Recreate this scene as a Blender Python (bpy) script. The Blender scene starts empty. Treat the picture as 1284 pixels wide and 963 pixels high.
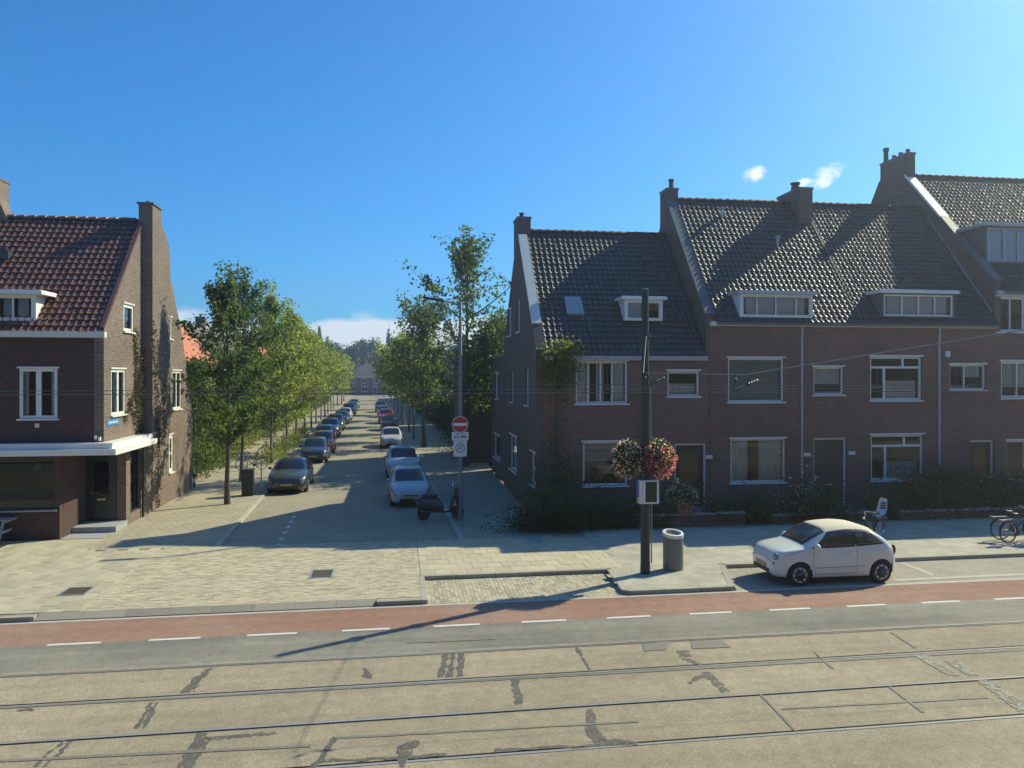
import bpy, bmesh, math, random
import numpy as np
from mathutils import Vector, Matrix
SC = bpy.context.scene
COL = SC.collection
random.seed(7)
# ------------------------------------------------------------------ camera, sky, sun, exposure
EYE = 5.4                      # eye height: a first floor window above the street
FPX, CU, CV = 960.0, 642.0, 470.0
cam = bpy.data.cameras.new('camera'); cam_o = bpy.data.objects.new('camera', cam); COL.objects.link(cam_o)
cam_o.location = (0, 0, EYE); cam_o.rotation_euler = (math.pi / 2, 0, 0)
cam.sensor_width = 36; cam.lens = 36 * FPX / 1284; cam.shift_y = -11.5 / 1284
cam.clip_start = .1; cam.clip_end = 6000
SC.camera = cam_o
SUN_EL, SUN_AZ = math.radians(37.9), math.radians(54.6)      # azimuth from +Y towards +X
sun = bpy.data.lights.new('sun', 'SUN'); sun.energy = 5.0; sun.angle = math.radians(.5); sun.color = (1, .94, .67)
sun_o = bpy.data.objects.new('sun', sun); COL.objects.link(sun_o)
sdir = Vector((math.sin(SUN_AZ) * math.cos(SUN_EL), math.cos(SUN_AZ) * math.cos(SUN_EL), math.sin(SUN_EL)))
sun_o.rotation_euler = sdir.to_track_quat('Z', 'Y').to_euler(); sun_o.location = sdir * 60
SC.view_settings.view_transform = 'Standard'; SC.view_settings.look = 'None'
SC.view_settings.exposure = 0.3; SC.view_settings.gamma = 1
SC.cycles.max_bounces = 6; SC.cycles.diffuse_bounces = 3; SC.cycles.glossy_bounces = 3
SC.cycles.transparent_max_bounces = 10; SC.cycles.transmission_bounces = 4
SC.cycles.caustics_reflective = False; SC.cycles.caustics_refractive = False
try:
    SC.cycles.use_denoising = True
    SC.cycles.sample_clamp_indirect = 4
except Exception: pass

W = bpy.data.worlds.new('World'); SC.world = W; W.use_nodes = True
def nd(nt, typ, **kw):
    n = nt.nodes.new(typ)
    for k, v in kw.items():
        if k == 'inp':
            for i, x in v.items(): n.inputs[i].default_value = x
        else: setattr(n, k, v)
    return n
def mathn(nt, op, a, b=None, c=None):
    n = nt.nodes.new('ShaderNodeMath'); n.operation = op
    for i, x in enumerate((a, b, c)):
        if x is None: continue
        if isinstance(x, (int, float)): n.inputs[i].default_value = x
        else: nt.links.new(x, n.inputs[i])
    return n.outputs[0]
def sstep(nt, x, lo, hi):
    n = nt.nodes.new('ShaderNodeMapRange'); n.interpolation_type = 'SMOOTHSTEP'
    nt.links.new(x, n.inputs[0]); n.inputs[1].default_value = lo; n.inputs[2].default_value = hi
    return n.outputs[0]
def build_world():
    nt = W.node_tree; L = nt.links.new
    bg = nt.nodes['Background']; bg.inputs[1].default_value = .10
    sky = nd(nt, 'ShaderNodeTexSky', sky_type='NISHITA', sun_disc=False, sun_elevation=SUN_EL, sun_rotation=SUN_AZ)
    sky.altitude = 0; sky.air_density = 1.0; sky.dust_density = .4; sky.ozone_density = 2.2
    tc = nd(nt, 'ShaderNodeTexCoord')
    sep = nd(nt, 'ShaderNodeSeparateXYZ'); L(tc.outputs['Generated'], sep.inputs[0])
    # cumulus bank low over the horizon
    no = nd(nt, 'ShaderNodeTexNoise', inp={'Scale': 7.0, 'Detail': 7.0, 'Roughness': .58})
    mp = nd(nt, 'ShaderNodeMapping'); mp.inputs['Scale'].default_value = (1, 1, 3.2); mp.inputs['Location'].default_value = (.35, .2, 0)
    L(tc.outputs['Generated'], mp.inputs[0]); L(mp.outputs[0], no.inputs['Vector'])
    topz = mathn(nt, 'MULTIPLY_ADD', no.outputs['Fac'], .085, .030)
    d = mathn(nt, 'SUBTRACT', topz, sep.outputs['Z'])
    bank = mathn(nt, 'MULTIPLY', sstep(nt, d, -.004, .012), .88)
    mask = bank
    # two small puffs above the roofs
    no2 = nd(nt, 'ShaderNodeTexNoise', inp={'Scale': 46.0, 'Detail': 6.0, 'Roughness': .62})
    L(tc.outputs['Generated'], no2.inputs['Vector'])
    for (u, v, sx, sz, tilt) in ((944, 217, .0145, .0105, .0), (1036, 220, .021, .012, .35), (1010, 228, .018, .006, .1)):
        vx, vz = (u - CU) / FPX, (CV - v) / FPX
        ln = math.sqrt(vx * vx + 1 + vz * vz); dx, dy, dz = vx / ln, 1 / ln, vz / ln
        hl = math.hypot(dx, dy); rx, ry = dy / hl, -dx / hl          # sideways axis of the puff
        s1 = mathn(nt, 'MULTIPLY', mathn(nt, 'SUBTRACT', sep.outputs['X'], dx), rx)
        s1 = mathn(nt, 'ADD', s1, mathn(nt, 'MULTIPLY', mathn(nt, 'SUBTRACT', sep.outputs['Y'], dy), ry))
        h1 = mathn(nt, 'SUBTRACT', sep.outputs['Z'], dz)
        h1 = mathn(nt, 'SUBTRACT', h1, mathn(nt, 'MULTIPLY', s1, tilt))
        e = mathn(nt, 'ADD', mathn(nt, 'POWER', mathn(nt, 'ABSOLUTE', mathn(nt, 'DIVIDE', s1, sx)), 2.0),
                  mathn(nt, 'POWER', mathn(nt, 'ABSOLUTE', mathn(nt, 'DIVIDE', h1, sz)), 2.0))
        e = mathn(nt, 'ADD', e, mathn(nt, 'MULTIPLY', mathn(nt, 'SUBTRACT', no2.outputs['Fac'], .5), 3.4))
        m = mathn(nt, 'MULTIPLY', sstep(nt, mathn(nt, 'SUBTRACT', 1.0, e), -.2, 1.1), .9)
        mask = mathn(nt, 'MAXIMUM', mask, m)
    mx = nd(nt, 'ShaderNodeMix', data_type='RGBA')
    tint = nd(nt, 'ShaderNodeVectorMath', operation='MULTIPLY'); L(sky.outputs[0], tint.inputs[0]); tint.inputs[1].default_value = (.20, .83, 1.36)
    L(mask, mx.inputs[0]); L(tint.outputs[0], mx.inputs[6]); mx.inputs[7].default_value = (8.6, 9.0, 9.3, 1)
    L(mx.outputs[2], bg.inputs[0])
build_world()

# ------------------------------------------------------------------ the street's own axes: a runs along the main road, c away from us
TH = math.radians(8.5); CT, ST = math.cos(TH), math.sin(TH)
PH = math.atan((642 - 467) / 960.0); CP, SP = math.cos(PH), math.sin(PH)      # heading of the side street
def s2w(a, c): return (a * CT - c * ST, a * ST + c * CT)
def w2s(X, Y): return (X * CT + Y * ST, -X * ST + Y * CT)
def t2w(r, d): return (-7.0 + r * CP - d * SP, 31.0 + r * SP + d * CP)        # r across, d along the side street
def gw(u, v, z=0.):                       # world point on a level z seen at a photo pixel
    Y = FPX * (EYE - z) / (v - CV); return ((u - CU) / FPX * Y, Y)
def ga(u, v, z=0.): return w2s(*gw(u, v, z))
def pa(u, v, c):                          # (a, z) on the upright plane c = const
    k = (u - CU) / FPX; Y = c / (CT - k * ST); return (Y * (k * CT + ST), EYE - (v - CV) / FPX * Y)
def pc(u, v, a):                          # (c, z) on the upright plane a = const
    k = (u - CU) / FPX; Y = a / (k * CT + ST); return (Y * (CT - k * ST), EYE - (v - CV) / FPX * Y)

# ------------------------------------------------------------------ materials
MATS = {}
def newmat(name):
    m = bpy.data.materials.new(name); m.use_nodes = True
    MATS[name] = m; return m, m.node_tree, m.node_tree.nodes['Principled BSDF'], m.node_tree.links.new
def c4(c): return (c[0], c[1], c[2], 1)
def simple(name, col, rough=.6, var=.12, scale=6, bump=0, bscale=60, metal=0, coat=0, spec=.5, island=0, objrnd=0, detail=4):
    m, nt, b, L = newmat(name)
    tc = nd(nt, 'ShaderNodeTexCoord')
    no = nd(nt, 'ShaderNodeTexNoise', inp={'Scale': scale, 'Detail': detail, 'Roughness': .6}); L(tc.outputs['Object'], no.inputs['Vector'])
    f = mathn(nt, 'MULTIPLY_ADD', no.outputs['Fac'], 2 * var, 1 - var)
    if island:
        g = nd(nt, 'ShaderNodeNewGeometry'); f = mathn(nt, 'MULTIPLY', f, mathn(nt, 'MULTIPLY_ADD', g.outputs['Random Per Island'], 2 * island, 1 - island))
    if objrnd:
        g = nd(nt, 'ShaderNodeObjectInfo'); f = mathn(nt, 'MULTIPLY', f, mathn(nt, 'MULTIPLY_ADD', g.outputs['Random'], 2 * objrnd, 1 - objrnd))
    vm = nd(nt, 'ShaderNodeVectorMath', operation='SCALE'); vm.inputs[0].default_value = col[:3]; L(f, vm.inputs['Scale'])
    L(vm.outputs[0], b.inputs['Base Color'])
    b.inputs['Roughness'].default_value = rough; b.inputs['Metallic'].default_value = metal
    b.inputs['Specular IOR Level'].default_value = spec
    b.inputs['Coat Weight'].default_value = coat; b.inputs['Coat Roughness'].default_value = .06
    if bump:
        n2 = nd(nt, 'ShaderNodeTexNoise', inp={'Scale': bscale, 'Detail': 3.0}); L(tc.outputs['Object'], n2.inputs['Vector'])
        bp = nd(nt, 'ShaderNodeBump', inp={'Strength': bump, 'Distance': .02}); L(n2.outputs['Fac'], bp.inputs['Height']); L(bp.outputs[0], b.inputs['Normal'])
    return m
def brick(name, c1, c2, mortar, w=.215, h=.065, ms=.012, rough=.85, weather=.35, bump=.5, wscale=.5, squash=1):
    m, nt, b, L = newmat(name)
    uv = nd(nt, 'ShaderNodeTexCoord')
    bt = nd(nt, 'ShaderNodeTexBrick', offset=.5); bt.inputs['Color1'].default_value = c4(c1); bt.inputs['Color2'].default_value = c4(c2); bt.inputs['Mortar'].default_value = c4(mortar)
    bt.inputs['Scale'].default_value = 1; bt.inputs['Mortar Size'].default_value = ms; bt.inputs['Brick Width'].default_value = w; bt.inputs['Row Height'].default_value = h; bt.inputs['Bias'].default_value = -.1
    L(uv.outputs['UV'], bt.inputs['Vector'])
    n1 = nd(nt, 'ShaderNodeTexNoise', inp={'Scale': wscale, 'Detail': 7.0, 'Roughness': .65}); L(uv.outputs['UV'], n1.inputs['Vector'])
    n3 = nd(nt, 'ShaderNodeTexNoise', inp={'Scale': 9.0, 'Detail': 4.0}); L(uv.outputs['UV'], n3.inputs['Vector'])
    f = mathn(nt, 'MULTIPLY_ADD', n1.outputs['Fac'], 2 * weather, 1 - weather)
    f = mathn(nt, 'MULTIPLY', f, mathn(nt, 'MULTIPLY_ADD', n3.outputs['Fac'], .6, .7))
    vm = nd(nt, 'ShaderNodeVectorMath', operation='SCALE'); L(bt.outputs['Color'], vm.inputs[0]); L(f, vm.inputs['Scale'])
    L(vm.outputs[0], b.inputs['Base Color']); b.inputs['Roughness'].default_value = rough; b.inputs['Specular IOR Level'].default_value = .25
    bp = nd(nt, 'ShaderNodeBump', inp={'Strength': bump, 'Distance': .01}); bp.invert = True
    L(bt.outputs['Fac'], bp.inputs['Height']); L(bp.outputs[0], b.inputs['Normal'])
    return m
def ground_mat(name, ca, cb, rough=.9, s1=.35, s2=5, speck=.25, sscale=90, bump=.25, stain=None, streak=0):
    m, nt, b, L = newmat(name)
    tc = nd(nt, 'ShaderNodeTexCoord')
    n1 = nd(nt, 'ShaderNodeTexNoise', inp={'Scale': s1, 'Detail': 8.0, 'Roughness': .6}); L(tc.outputs['Object'], n1.inputs['Vector'])
    n2 = nd(nt, 'ShaderNodeTexNoise', inp={'Scale': s2, 'Detail': 5.0, 'Roughness': .65}); L(tc.outputs['Object'], n2.inputs['Vector'])
    n3 = nd(nt, 'ShaderNodeTexNoise', inp={'Scale': sscale, 'Detail': 2.0}); L(tc.outputs['Object'], n3.inputs['Vector'])
    mx = nd(nt, 'ShaderNodeMix', data_type='RGBA'); L(sstep(nt, n1.outputs['Fac'], .3, .7), mx.inputs[0]); mx.inputs[6].default_value = c4(ca); mx.inputs[7].default_value = c4(cb)
    n5 = nd(nt, 'ShaderNodeTexNoise', inp={'Scale': 20.0, 'Detail': 6.0, 'Roughness': .85}); L(tc.outputs['Object'], n5.inputs['Vector'])
    f = mathn(nt, 'MULTIPLY', mathn(nt, 'MULTIPLY_ADD', n2.outputs['Fac'], .7, .65), mathn(nt, 'MULTIPLY_ADD', n3.outputs['Fac'], 2 * speck, 1 - speck))
    f = mathn(nt, 'MULTIPLY', f, mathn(nt, 'MULTIPLY_ADD', n5.outputs['Fac'], .9, .55))
    if streak:                                                    # wear along the driving direction
        mp = nd(nt, 'ShaderNodeMapping'); mp.inputs['Scale'].default_value = (.06, 2.6, 1); L(tc.outputs['Object'], mp.inputs[0])
        n4 = nd(nt, 'ShaderNodeTexNoise', inp={'Scale': 1.0, 'Detail': 5.0}); L(mp.outputs[0], n4.inputs['Vector'])
        f = mathn(nt, 'MULTIPLY', f, mathn(nt, 'MULTIPLY_ADD', n4.outputs['Fac'], 2 * streak, 1 - streak))
    vm = nd(nt, 'ShaderNodeVectorMath', operation='SCALE'); L(mx.outputs[2], vm.inputs[0]); L(f, vm.inputs['Scale'])
    L(vm.outputs[0], b.inputs['Base Color']); b.inputs['Roughness'].default_value = rough; b.inputs['Specular IOR Level'].default_value = .3
    bp = nd(nt, 'ShaderNodeBump', inp={'Strength': bump, 'Distance': .015}); L(n3.outputs['Fac'], bp.inputs['Height']); L(bp.outputs[0], b.inputs['Normal'])
    return m
def leafmat(name, ca, cb, trans=.45):
    m, nt, b, L = newmat(name)
    g = nd(nt, 'ShaderNodeNewGeometry')
    mx = nd(nt, 'ShaderNodeMix', data_type='RGBA'); L(g.outputs['Random Per Island'], mx.inputs[0]); mx.inputs[6].default_value = c4(ca); mx.inputs[7].default_value = c4(cb)
    L(mx.outputs[2], b.inputs['Base Color']); b.inputs['Roughness'].default_value = .5; b.inputs['Specular IOR Level'].default_value = .35
    tr = nd(nt, 'ShaderNodeBsdfTranslucent')
    vm = nd(nt, 'ShaderNodeVectorMath', operation='MULTIPLY'); L(mx.outputs[2], vm.inputs[0]); vm.inputs[1].default_value = (2.3, 2.2, 1.0); L(vm.outputs[0], tr.inputs[0])
    ms = nd(nt, 'ShaderNodeMixShader'); ms.inputs[0].default_value = trans
    L(b.outputs[0], ms.inputs[1]); L(tr.outputs[0], ms.inputs[2]); L(ms.outputs[0], nt.nodes['Material Output'].inputs[0])
    return m
def glass(name, tint=(.90, .93, .94), refl=.16):
    m, nt, b, L = newmat(name); nt.nodes.remove(b)
    t = nd(nt, 'ShaderNodeBsdfTransparent'); t.inputs[0].default_value = c4(tint)
    g = nd(nt, 'ShaderNodeBsdfGlossy'); g.inputs['Roughness'].default_value = .015; g.inputs[0].default_value = (.9, .95, 1, 1)
    fr = nd(nt, 'ShaderNodeFresnel'); fr.inputs[0].default_value = 1.5
    f = mathn(nt, 'ADD', mathn(nt, 'MULTIPLY', fr.outputs[0], 1.15), max(0, refl - .06))
    f = mathn(nt, 'MINIMUM', f, 1.0)
    ms = nd(nt, 'ShaderNodeMixShader'); L(f, ms.inputs[0]); L(t.outputs[0], ms.inputs[1]); L(g.outputs[0], ms.inputs[2])
    L(ms.outputs[0], nt.nodes['Material Output'].inputs[0]); return m

M = MATS
simple('white_paint', (.76, .76, .73), .45, .06, 3)
simple('grey_paint', (.42, .45, .47), .45, .08, 3)
simple('cream_paint', (.7, .68, .6), .5, .08, 3)
simple('white_plastic', (.72, .73, .74), .35, .04, 3)
simple('zinc', (.36, .38, .4), .5, .15, 5, metal=.3)
simple('black_metal', (.02, .022, .022), .45, .2, 8)
simple('dark_metal', (.05, .055, .055), .45, .15, 8)
simple('pole_green', (.03, .038, .035), .5, .2, 5)
simple('galvanised', (.2, .215, .22), .6, .2, 9, metal=.2)
simple('steel_rail', (.42, .40, .36), .38, .2, 3, metal=.35)
simple('rail_rubber', (.03, .028, .026), .8, .3, 5)
simple('rubber', (.018, .018, .019), .75, .15, 20)
simple('alloy', (.5, .51, .53), .35, .1, 8, metal=.25)
simple('dark_alloy', (.07, .072, .075), .35, .1, 8, metal=.6)
simple('chrome', (.7, .72, .74), .15, .03, 4, metal=1)
simple('car_white', (.76, .78, .72), .3, .03, 2, coat=.7)
simple('car_white_plain', (.5, .51, .53), .35, .05, 2, coat=.6)
simple('car_graphite', (.035, .042, .05), .32, .05, 2, coat=.8)
simple('car_dark_blue', (.02, .03, .06), .32, .05, 2, coat=.8)
simple('car_black', (.012, .013, .015), .3, .05, 2, coat=.8)
simple('car_silver', (.3, .32, .33), .32, .05, 2, coat=.7, metal=.5)
simple('car_red', (.38, .015, .02), .3, .05, 2, coat=.8)
simple('car_blue', (.08, .14, .26), .3, .05, 2, coat=.8)
simple('soft_top', (.66, .60, .45), .8, .06, 6, bump=.15, bscale=200)
simple('trim_black', (.015, .015, .016), .55, .1, 9)
simple('car_glass', (.012, .016, .018), .06, .1, 2, spec=.8)
simple('lamp_glass', (.30, .33, .36), .12, .15, 14, spec=.8, metal=.35)
simple('tail_red', (.28, .01, .01), .2, .1, 9)
simple('plate_yellow', (.42, .33, .12), .45, .05, 5)
simple('curtain', (.62, .62, .61), .9, .1, 3)
simple('lace', (.76, .76, .74), .9, .1, 4)
simple('blind', (.24, .29, .28), .8, .06, 3)
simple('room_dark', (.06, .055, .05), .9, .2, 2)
simple('door_green', (.012, .03, .024), .35, .1, 4, coat=.3)
simple('door_dark', (.02, .022, .025), .4, .1, 4)
simple('door_wood', (.075, .065, .055), .5, .2, 5)
simple('stone_step', (.34, .35, .35), .8, .15, 5, bump=.15)
simple('sign_white', (.72, .73, .72), .45, .05, 5)
simple('sign_red', (.45, .02, .035), .4, .06, 5)
simple('sign_blue', (.06, .26, .5), .4, .06, 5)
simple('sign_black', (.02, .02, .02), .5, .05, 5)
simple('print_grey', (.22, .22, .22), .5, .05, 5)
simple('poster_blue', (.02, .12, .5), .4, .3, 9)
simple('poster_green', (.25, .5, .12), .4, .3, 9)
simple('poster_dark', (.02, .04, .035), .25, .3, 9)
simple('bark', (.10, .085, .065), .9, .35, 7, bump=.6, bscale=25)
simple('bark_pale', (.22, .2, .16), .9, .3, 7, bump=.5, bscale=25)
simple('soil', (.09, .07, .05), .95, .3, 9, bump=.5)
simple('terracotta', (.3, .16, .09), .8, .15, 8)
simple('table_wood', (.42, .40, .36), .8, .2, 7)
simple('scooter_paint', (.035, .042, .045), .4, .1, 4, coat=.5)
simple('seat_cloth', (.17, .15, .13), .85, .15, 12)
simple('scooter_panel', (.085, .09, .1), .5, .1, 4)
simple('bin_grey', (.17, .18, .175), .5, .12, 4)
simple('lead', (.12, .13, .14), .6, .15, 6)
simple('kerb_ramp', (.29, .265, .205), .85, .2, 3, bump=.25, objrnd=.1)
simple('kerb', (.36, .335, .27), .85, .16, 3, bump=.25, objrnd=.1)
simple('kerb_pale', (.45, .42, .35), .85, .14, 3, bump=.25, objrnd=.08)
simple('slab', (.49, .43, .30), .88, .2, 3, bump=.25, objrnd=.1)
simple('slab_grey', (.41, .385, .30), .88, .42, 1.1, bump=.25, island=.1)
simple('slab_left', (.45, .40, .28), .88, .2, 3, bump=.25, objrnd=.14, island=.0)
simple('slab_left_stuff', (.45, .40, .28), .88, .2, 3, bump=.25, island=.14)
simple('clinker', (.47, .41, .28), .88, .22, 1.2, bump=.2, island=.2)
simple('clinker_bay', (.43, .385, .27), .88, .22, 1.2, bump=.2, island=.22)
simple('mortar_bed', (.27, .24, .185), .95, .2, 5)
simple('line_white', (.66, .65, .6), .75, .14, 7)
simple('iron_cover', (.12, .095, .07), .6, .25, 12, bump=.4, metal=.3)
simple('tar', (.125, .118, .1), .7, .45, 6)
simple('tar_grey', (.2, .185, .15), .75, .25, 9)
simple('concrete_pale', (.35, .32, .25), .85, .2, 3)
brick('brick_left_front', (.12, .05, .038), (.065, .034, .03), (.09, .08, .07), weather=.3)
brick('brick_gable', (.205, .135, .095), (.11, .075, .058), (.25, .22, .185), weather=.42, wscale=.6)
brick('brick_right', (.255, .115, .085), (.18, .088, .07), (.18, .14, .12), weather=.45)
brick('brick_right_gable', (.17, .105, .085), (.13, .085, .07), (.13, .12, .11), weather=.3)
brick('brick_chimney', (.14, .1, .085), (.1, .075, .065), (.16, .14, .13), weather=.3)
brick('brick_far', (.26, .18, .14), (.2, .14, .11), (.25, .22, .2), weather=.3)
brick('street_brick', (.42, .37, .26), (.34, .30, .21), (.22, .2, .16), w=.21, h=.105, ms=.012, weather=.3, wscale=.35, bump=.3)
brick('path_brick', (.44, .385, .275), (.36, .32, .225), (.23, .21, .17), w=.3, h=.3, ms=.012, weather=.3, wscale=.5, bump=.3)
ground_mat('asphalt', (.185, .177, .148), (.27, .252, .20), speck=.3, sscale=120, streak=.35, s1=.25)
ground_mat('track_bed', (.275, .235, .165), (.375, .315, .215), speck=.42, sscale=45, bump=.4, streak=.22, s1=.18)
ground_mat('red_asphalt', (.275, .142, .098), (.325, .21, .155), speck=.28, sscale=110, streak=.25, s1=.16)
ground_mat('bay_asphalt', (.32, .29, .225), (.36, .33, .26), speck=.25, sscale=90)
ground_mat('earth', (.12, .1, .07), (.16, .14, .1))
ground_mat('grass', (.07, .1, .03), (.11, .13, .05))
def tilemat(name, col, rough, var, spec=.5):
    m = simple(name, col, rough, var, 4.0, spec=spec, island=0)
    return m
tilemat('tile_red', (.165, .072, .048), .42, .45, .6)
simple('ridge_dark', (.05, .05, .05), .75, .3, 3, spec=.25)
tilemat('tile_black', (.062, .062, .06), .5, .45, spec=.42)
simple('tile_orange', (.5, .16, .07), .7, .2, 2)
simple('tile_brown', (.16, .13, .105), .8, .2, 1)
leafmat('leaf_dark', (.035, .068, .02), (.11, .15, .045), .45)
leafmat('leaf_mid', (.10, .14, .032), (.21, .235, .07), .58)
leafmat('leaf_yellow', (.13, .18, .04), (.24, .27, .085), .6)
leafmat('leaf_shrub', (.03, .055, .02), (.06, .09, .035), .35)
leafmat('leaf_far', (.04, .07, .03), (.07, .1, .045), .35)
leafmat('leaf_ivy', (.045, .04, .02), (.10, .085, .045), .3)
leafmat('petal_pink', (.42, .07, .15), (.6, .24, .32), .35)
leafmat('petal_white', (.7, .66, .66), (.75, .5, .55), .4)
leafmat('petal_hydrangea', (.62, .6, .42), (.6, .48, .5), .4)
def ragged(name, lo=.36, hi=.56):                                                   # worn patch: let the road show through where the tar has gone
    m = MATS[name]; nt = m.node_tree; L = nt.links.new; b = nt.nodes['Principled BSDF']
    tc = nd(nt, 'ShaderNodeTexCoord'); mp = nd(nt, 'ShaderNodeMapping'); mp.inputs['Scale'].default_value = (9, 5, 1); L(tc.outputs['Object'], mp.inputs[0])
    no = nd(nt, 'ShaderNodeTexNoise', inp={'Scale': 1.6, 'Detail': 9.0, 'Roughness': .75}); L(mp.outputs[0], no.inputs['Vector'])
    t = nd(nt, 'ShaderNodeBsdfTransparent'); ms = nd(nt, 'ShaderNodeMixShader'); L(sstep(nt, no.outputs['Fac'], lo, hi), ms.inputs[0]); L(t.outputs[0], ms.inputs[1]); L(b.outputs[0], ms.inputs[2])
    L(ms.outputs[0], nt.nodes['Material Output'].inputs[0])
ragged('tar'); ragged('concrete_pale'); ragged('line_white', .26, .44)
glass('car_glass_clear', (.8, .84, .84), .12); glass('pane_glass', refl=.075); glass('shop_glass', (.5, .55, .55), .065)
# ------------------------------------------------------------------ mesh builder and object helpers
ORG = {}
def thing(name, label, cat, a, c, z=0., group=None, rot=None, kind=None):
    o = bpy.data.objects.new(name, None); COL.objects.link(o); o.empty_display_size = .3
    X, Y = s2w(a, c); o.location = (X, Y, z); o.rotation_euler = (0, 0, TH if rot is None else rot)
    ORG[o.name] = (a, c, z) if rot is None else (0, 0, 0)
    tag(o, label, cat, group, kind); return o
def thing_w(name, label, cat, X, Y, z=0., rot=0., group=None):
    o = bpy.data.objects.new(name, None); COL.objects.link(o); o.empty_display_size = .3
    o.location = (X, Y, z); o.rotation_euler = (0, 0, rot); ORG[o.name] = (0, 0, 0)
    tag(o, label, cat, group); return o
def tag(o, label=None, cat=None, group=None, kind=None):
    for k, v in (('label', label), ('category', cat), ('group', group), ('kind', kind)):
        if v: o[k] = v
def origin_of(p):
    while p is not None:
        if p.name in ORG: return ORG[p.name]
        p = p.parent
    return (0, 0, 0)
def link_mesh(name, me, parent=None, mats=(), loc=(0, 0, 0), rot=(0, 0, 0)):
    for m in mats:
        if m is not None and len(me.materials) < len(mats): me.materials.append(M[m] if isinstance(m, str) else m)
    o = bpy.data.objects.new(name, me); COL.objects.link(o); o.location = loc; o.rotation_euler = rot
    if parent is not None: o.parent = parent
    return o
class MB:
    def __init__(s): s.v = []; s.f = []; s.m = []
    def add(s, vs, fs, mi=0):
        b = len(s.v); s.v.extend([tuple(p) for p in vs]); s.f.extend([tuple(i + b for i in f) for f in fs]); s.m.extend([mi] * len(fs)); return s
    def box(s, x0, x1, y0, y1, z0, z1, mi=0):
        return s.add([(x0, y0, z0), (x1, y0, z0), (x1, y1, z0), (x0, y1, z0), (x0, y0, z1), (x1, y0, z1), (x1, y1, z1), (x0, y1, z1)],
                     [(0, 3, 2, 1), (4, 5, 6, 7), (0, 1, 5, 4), (1, 2, 6, 5), (2, 3, 7, 6), (3, 0, 4, 7)], mi)
    def beam(s, p0, p1, w, h, side=(1, 0, 0), mi=0):               # box along p0-p1; side gives the width axis
        p0, p1 = Vector(p0), Vector(p1); d = (p1 - p0).normalized(); sd = Vector(side); sd = (sd - d * sd.dot(d)).normalized(); up = d.cross(sd)
        vs = []
        for p in (p0, p1):
            for i, j in ((-1, -1), (1, -1), (1, 1), (-1, 1)): vs.append(p + sd * (w / 2 * i) + up * (h / 2 * j))
        return s.add(vs, [(0, 1, 2, 3), (7, 6, 5, 4), (0, 4, 5, 1), (1, 5, 6, 2), (2, 6, 7, 3), (3, 7, 4, 0)], mi)
    def tube(s, pts, r, n=8, cap=True, mi=0):
        pts = [Vector(p) for p in pts]; rs = r if isinstance(r, (list, tuple)) else [r] * len(pts)
        ref = None; vs = []
        for i, p in enumerate(pts):
            d = (pts[min(i + 1, len(pts) - 1)] - pts[max(i - 1, 0)]).normalized()
            if ref is None: ref = d.orthogonal().normalized()
            ref = (ref - d * ref.dot(d)); ref = ref.normalized() if ref.length > 1e-6 else d.orthogonal().normalized()
            q = d.cross(ref)
            for k in range(n):
                t = 2 * math.pi * k / n; vs.append(p + (ref * math.cos(t) + q * math.sin(t)) * rs[i])
        fs = [(i * n + k, i * n + (k + 1) % n, (i + 1) * n + (k + 1) % n, (i + 1) * n + k) for i in range(len(pts) - 1) for k in range(n)]
        if cap: fs += [tuple(range(n))[::-1], tuple((len(pts) - 1) * n + k for k in range(n))]
        return s.add(vs, fs, mi)
    def lathe(s, prof, cen=(0, 0, 0), n=20, axis='z', sx=1, sy=1, mi=0, closed=False):
        vs = []
        for (r, h) in prof:
            for k in range(n):
                t = 2 * math.pi * k / n; x, y = r * math.cos(t) * sx, r * math.sin(t) * sy
                p = (x, y, h) if axis == 'z' else ((x, h, y) if axis == 'y' else (h, x, y))
                vs.append((cen[0] + p[0], cen[1] + p[1], cen[2] + p[2]))
        R = len(prof); fs = []
        for i in range(R - 1 + (1 if closed else 0)):
            j = (i + 1) % R
            for k in range(n): fs.append((i * n + k, i * n + (k + 1) % n, j * n + (k + 1) % n, j * n + k))
        if not closed:
            if prof[0][0] > 1e-5: fs.append(tuple(range(n))[::-1])
            if prof[-1][0] > 1e-5: fs.append(tuple((R - 1) * n + k for k in range(n)))
        return s.add(vs, fs, mi)
    def ball(s, cen, rx, ry, rz, n=12, m=8, mi=0):
        prof = []
        for i in range(m + 1):
            t = math.pi * i / m; prof.append((max(math.sin(t), 1e-6), -math.cos(t)))
        vs = []; 
        for (r, h) in prof:
            for k in range(n):
                a = 2 * math.pi * k / n; vs.append((cen[0] + rx * r * math.cos(a), cen[1] + ry * r * math.sin(a), cen[2] + rz * h))
        fs = [(i * n + k, i * n + (k + 1) % n, (i + 1) * n + (k + 1) % n, (i + 1) * n + k) for i in range(m) for k in range(n)]
        return s.add(vs, fs, mi)
    def poly(s, pts, z, mi=0): return s.add([(p[0], p[1], z) for p in pts], [tuple(range(len(pts)))], mi)
    def prism(s, pts, z0, z1, mi=0):
        n = len(pts)
        vs = [(p[0], p[1], z0) for p in pts] + [(p[0], p[1], z1) for p in pts]
        return s.add(vs, [tuple(range(n))[::-1], tuple(range(n, 2 * n))] + [(i, (i + 1) % n, n + (i + 1) % n, n + i) for i in range(n)], mi)
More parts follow.
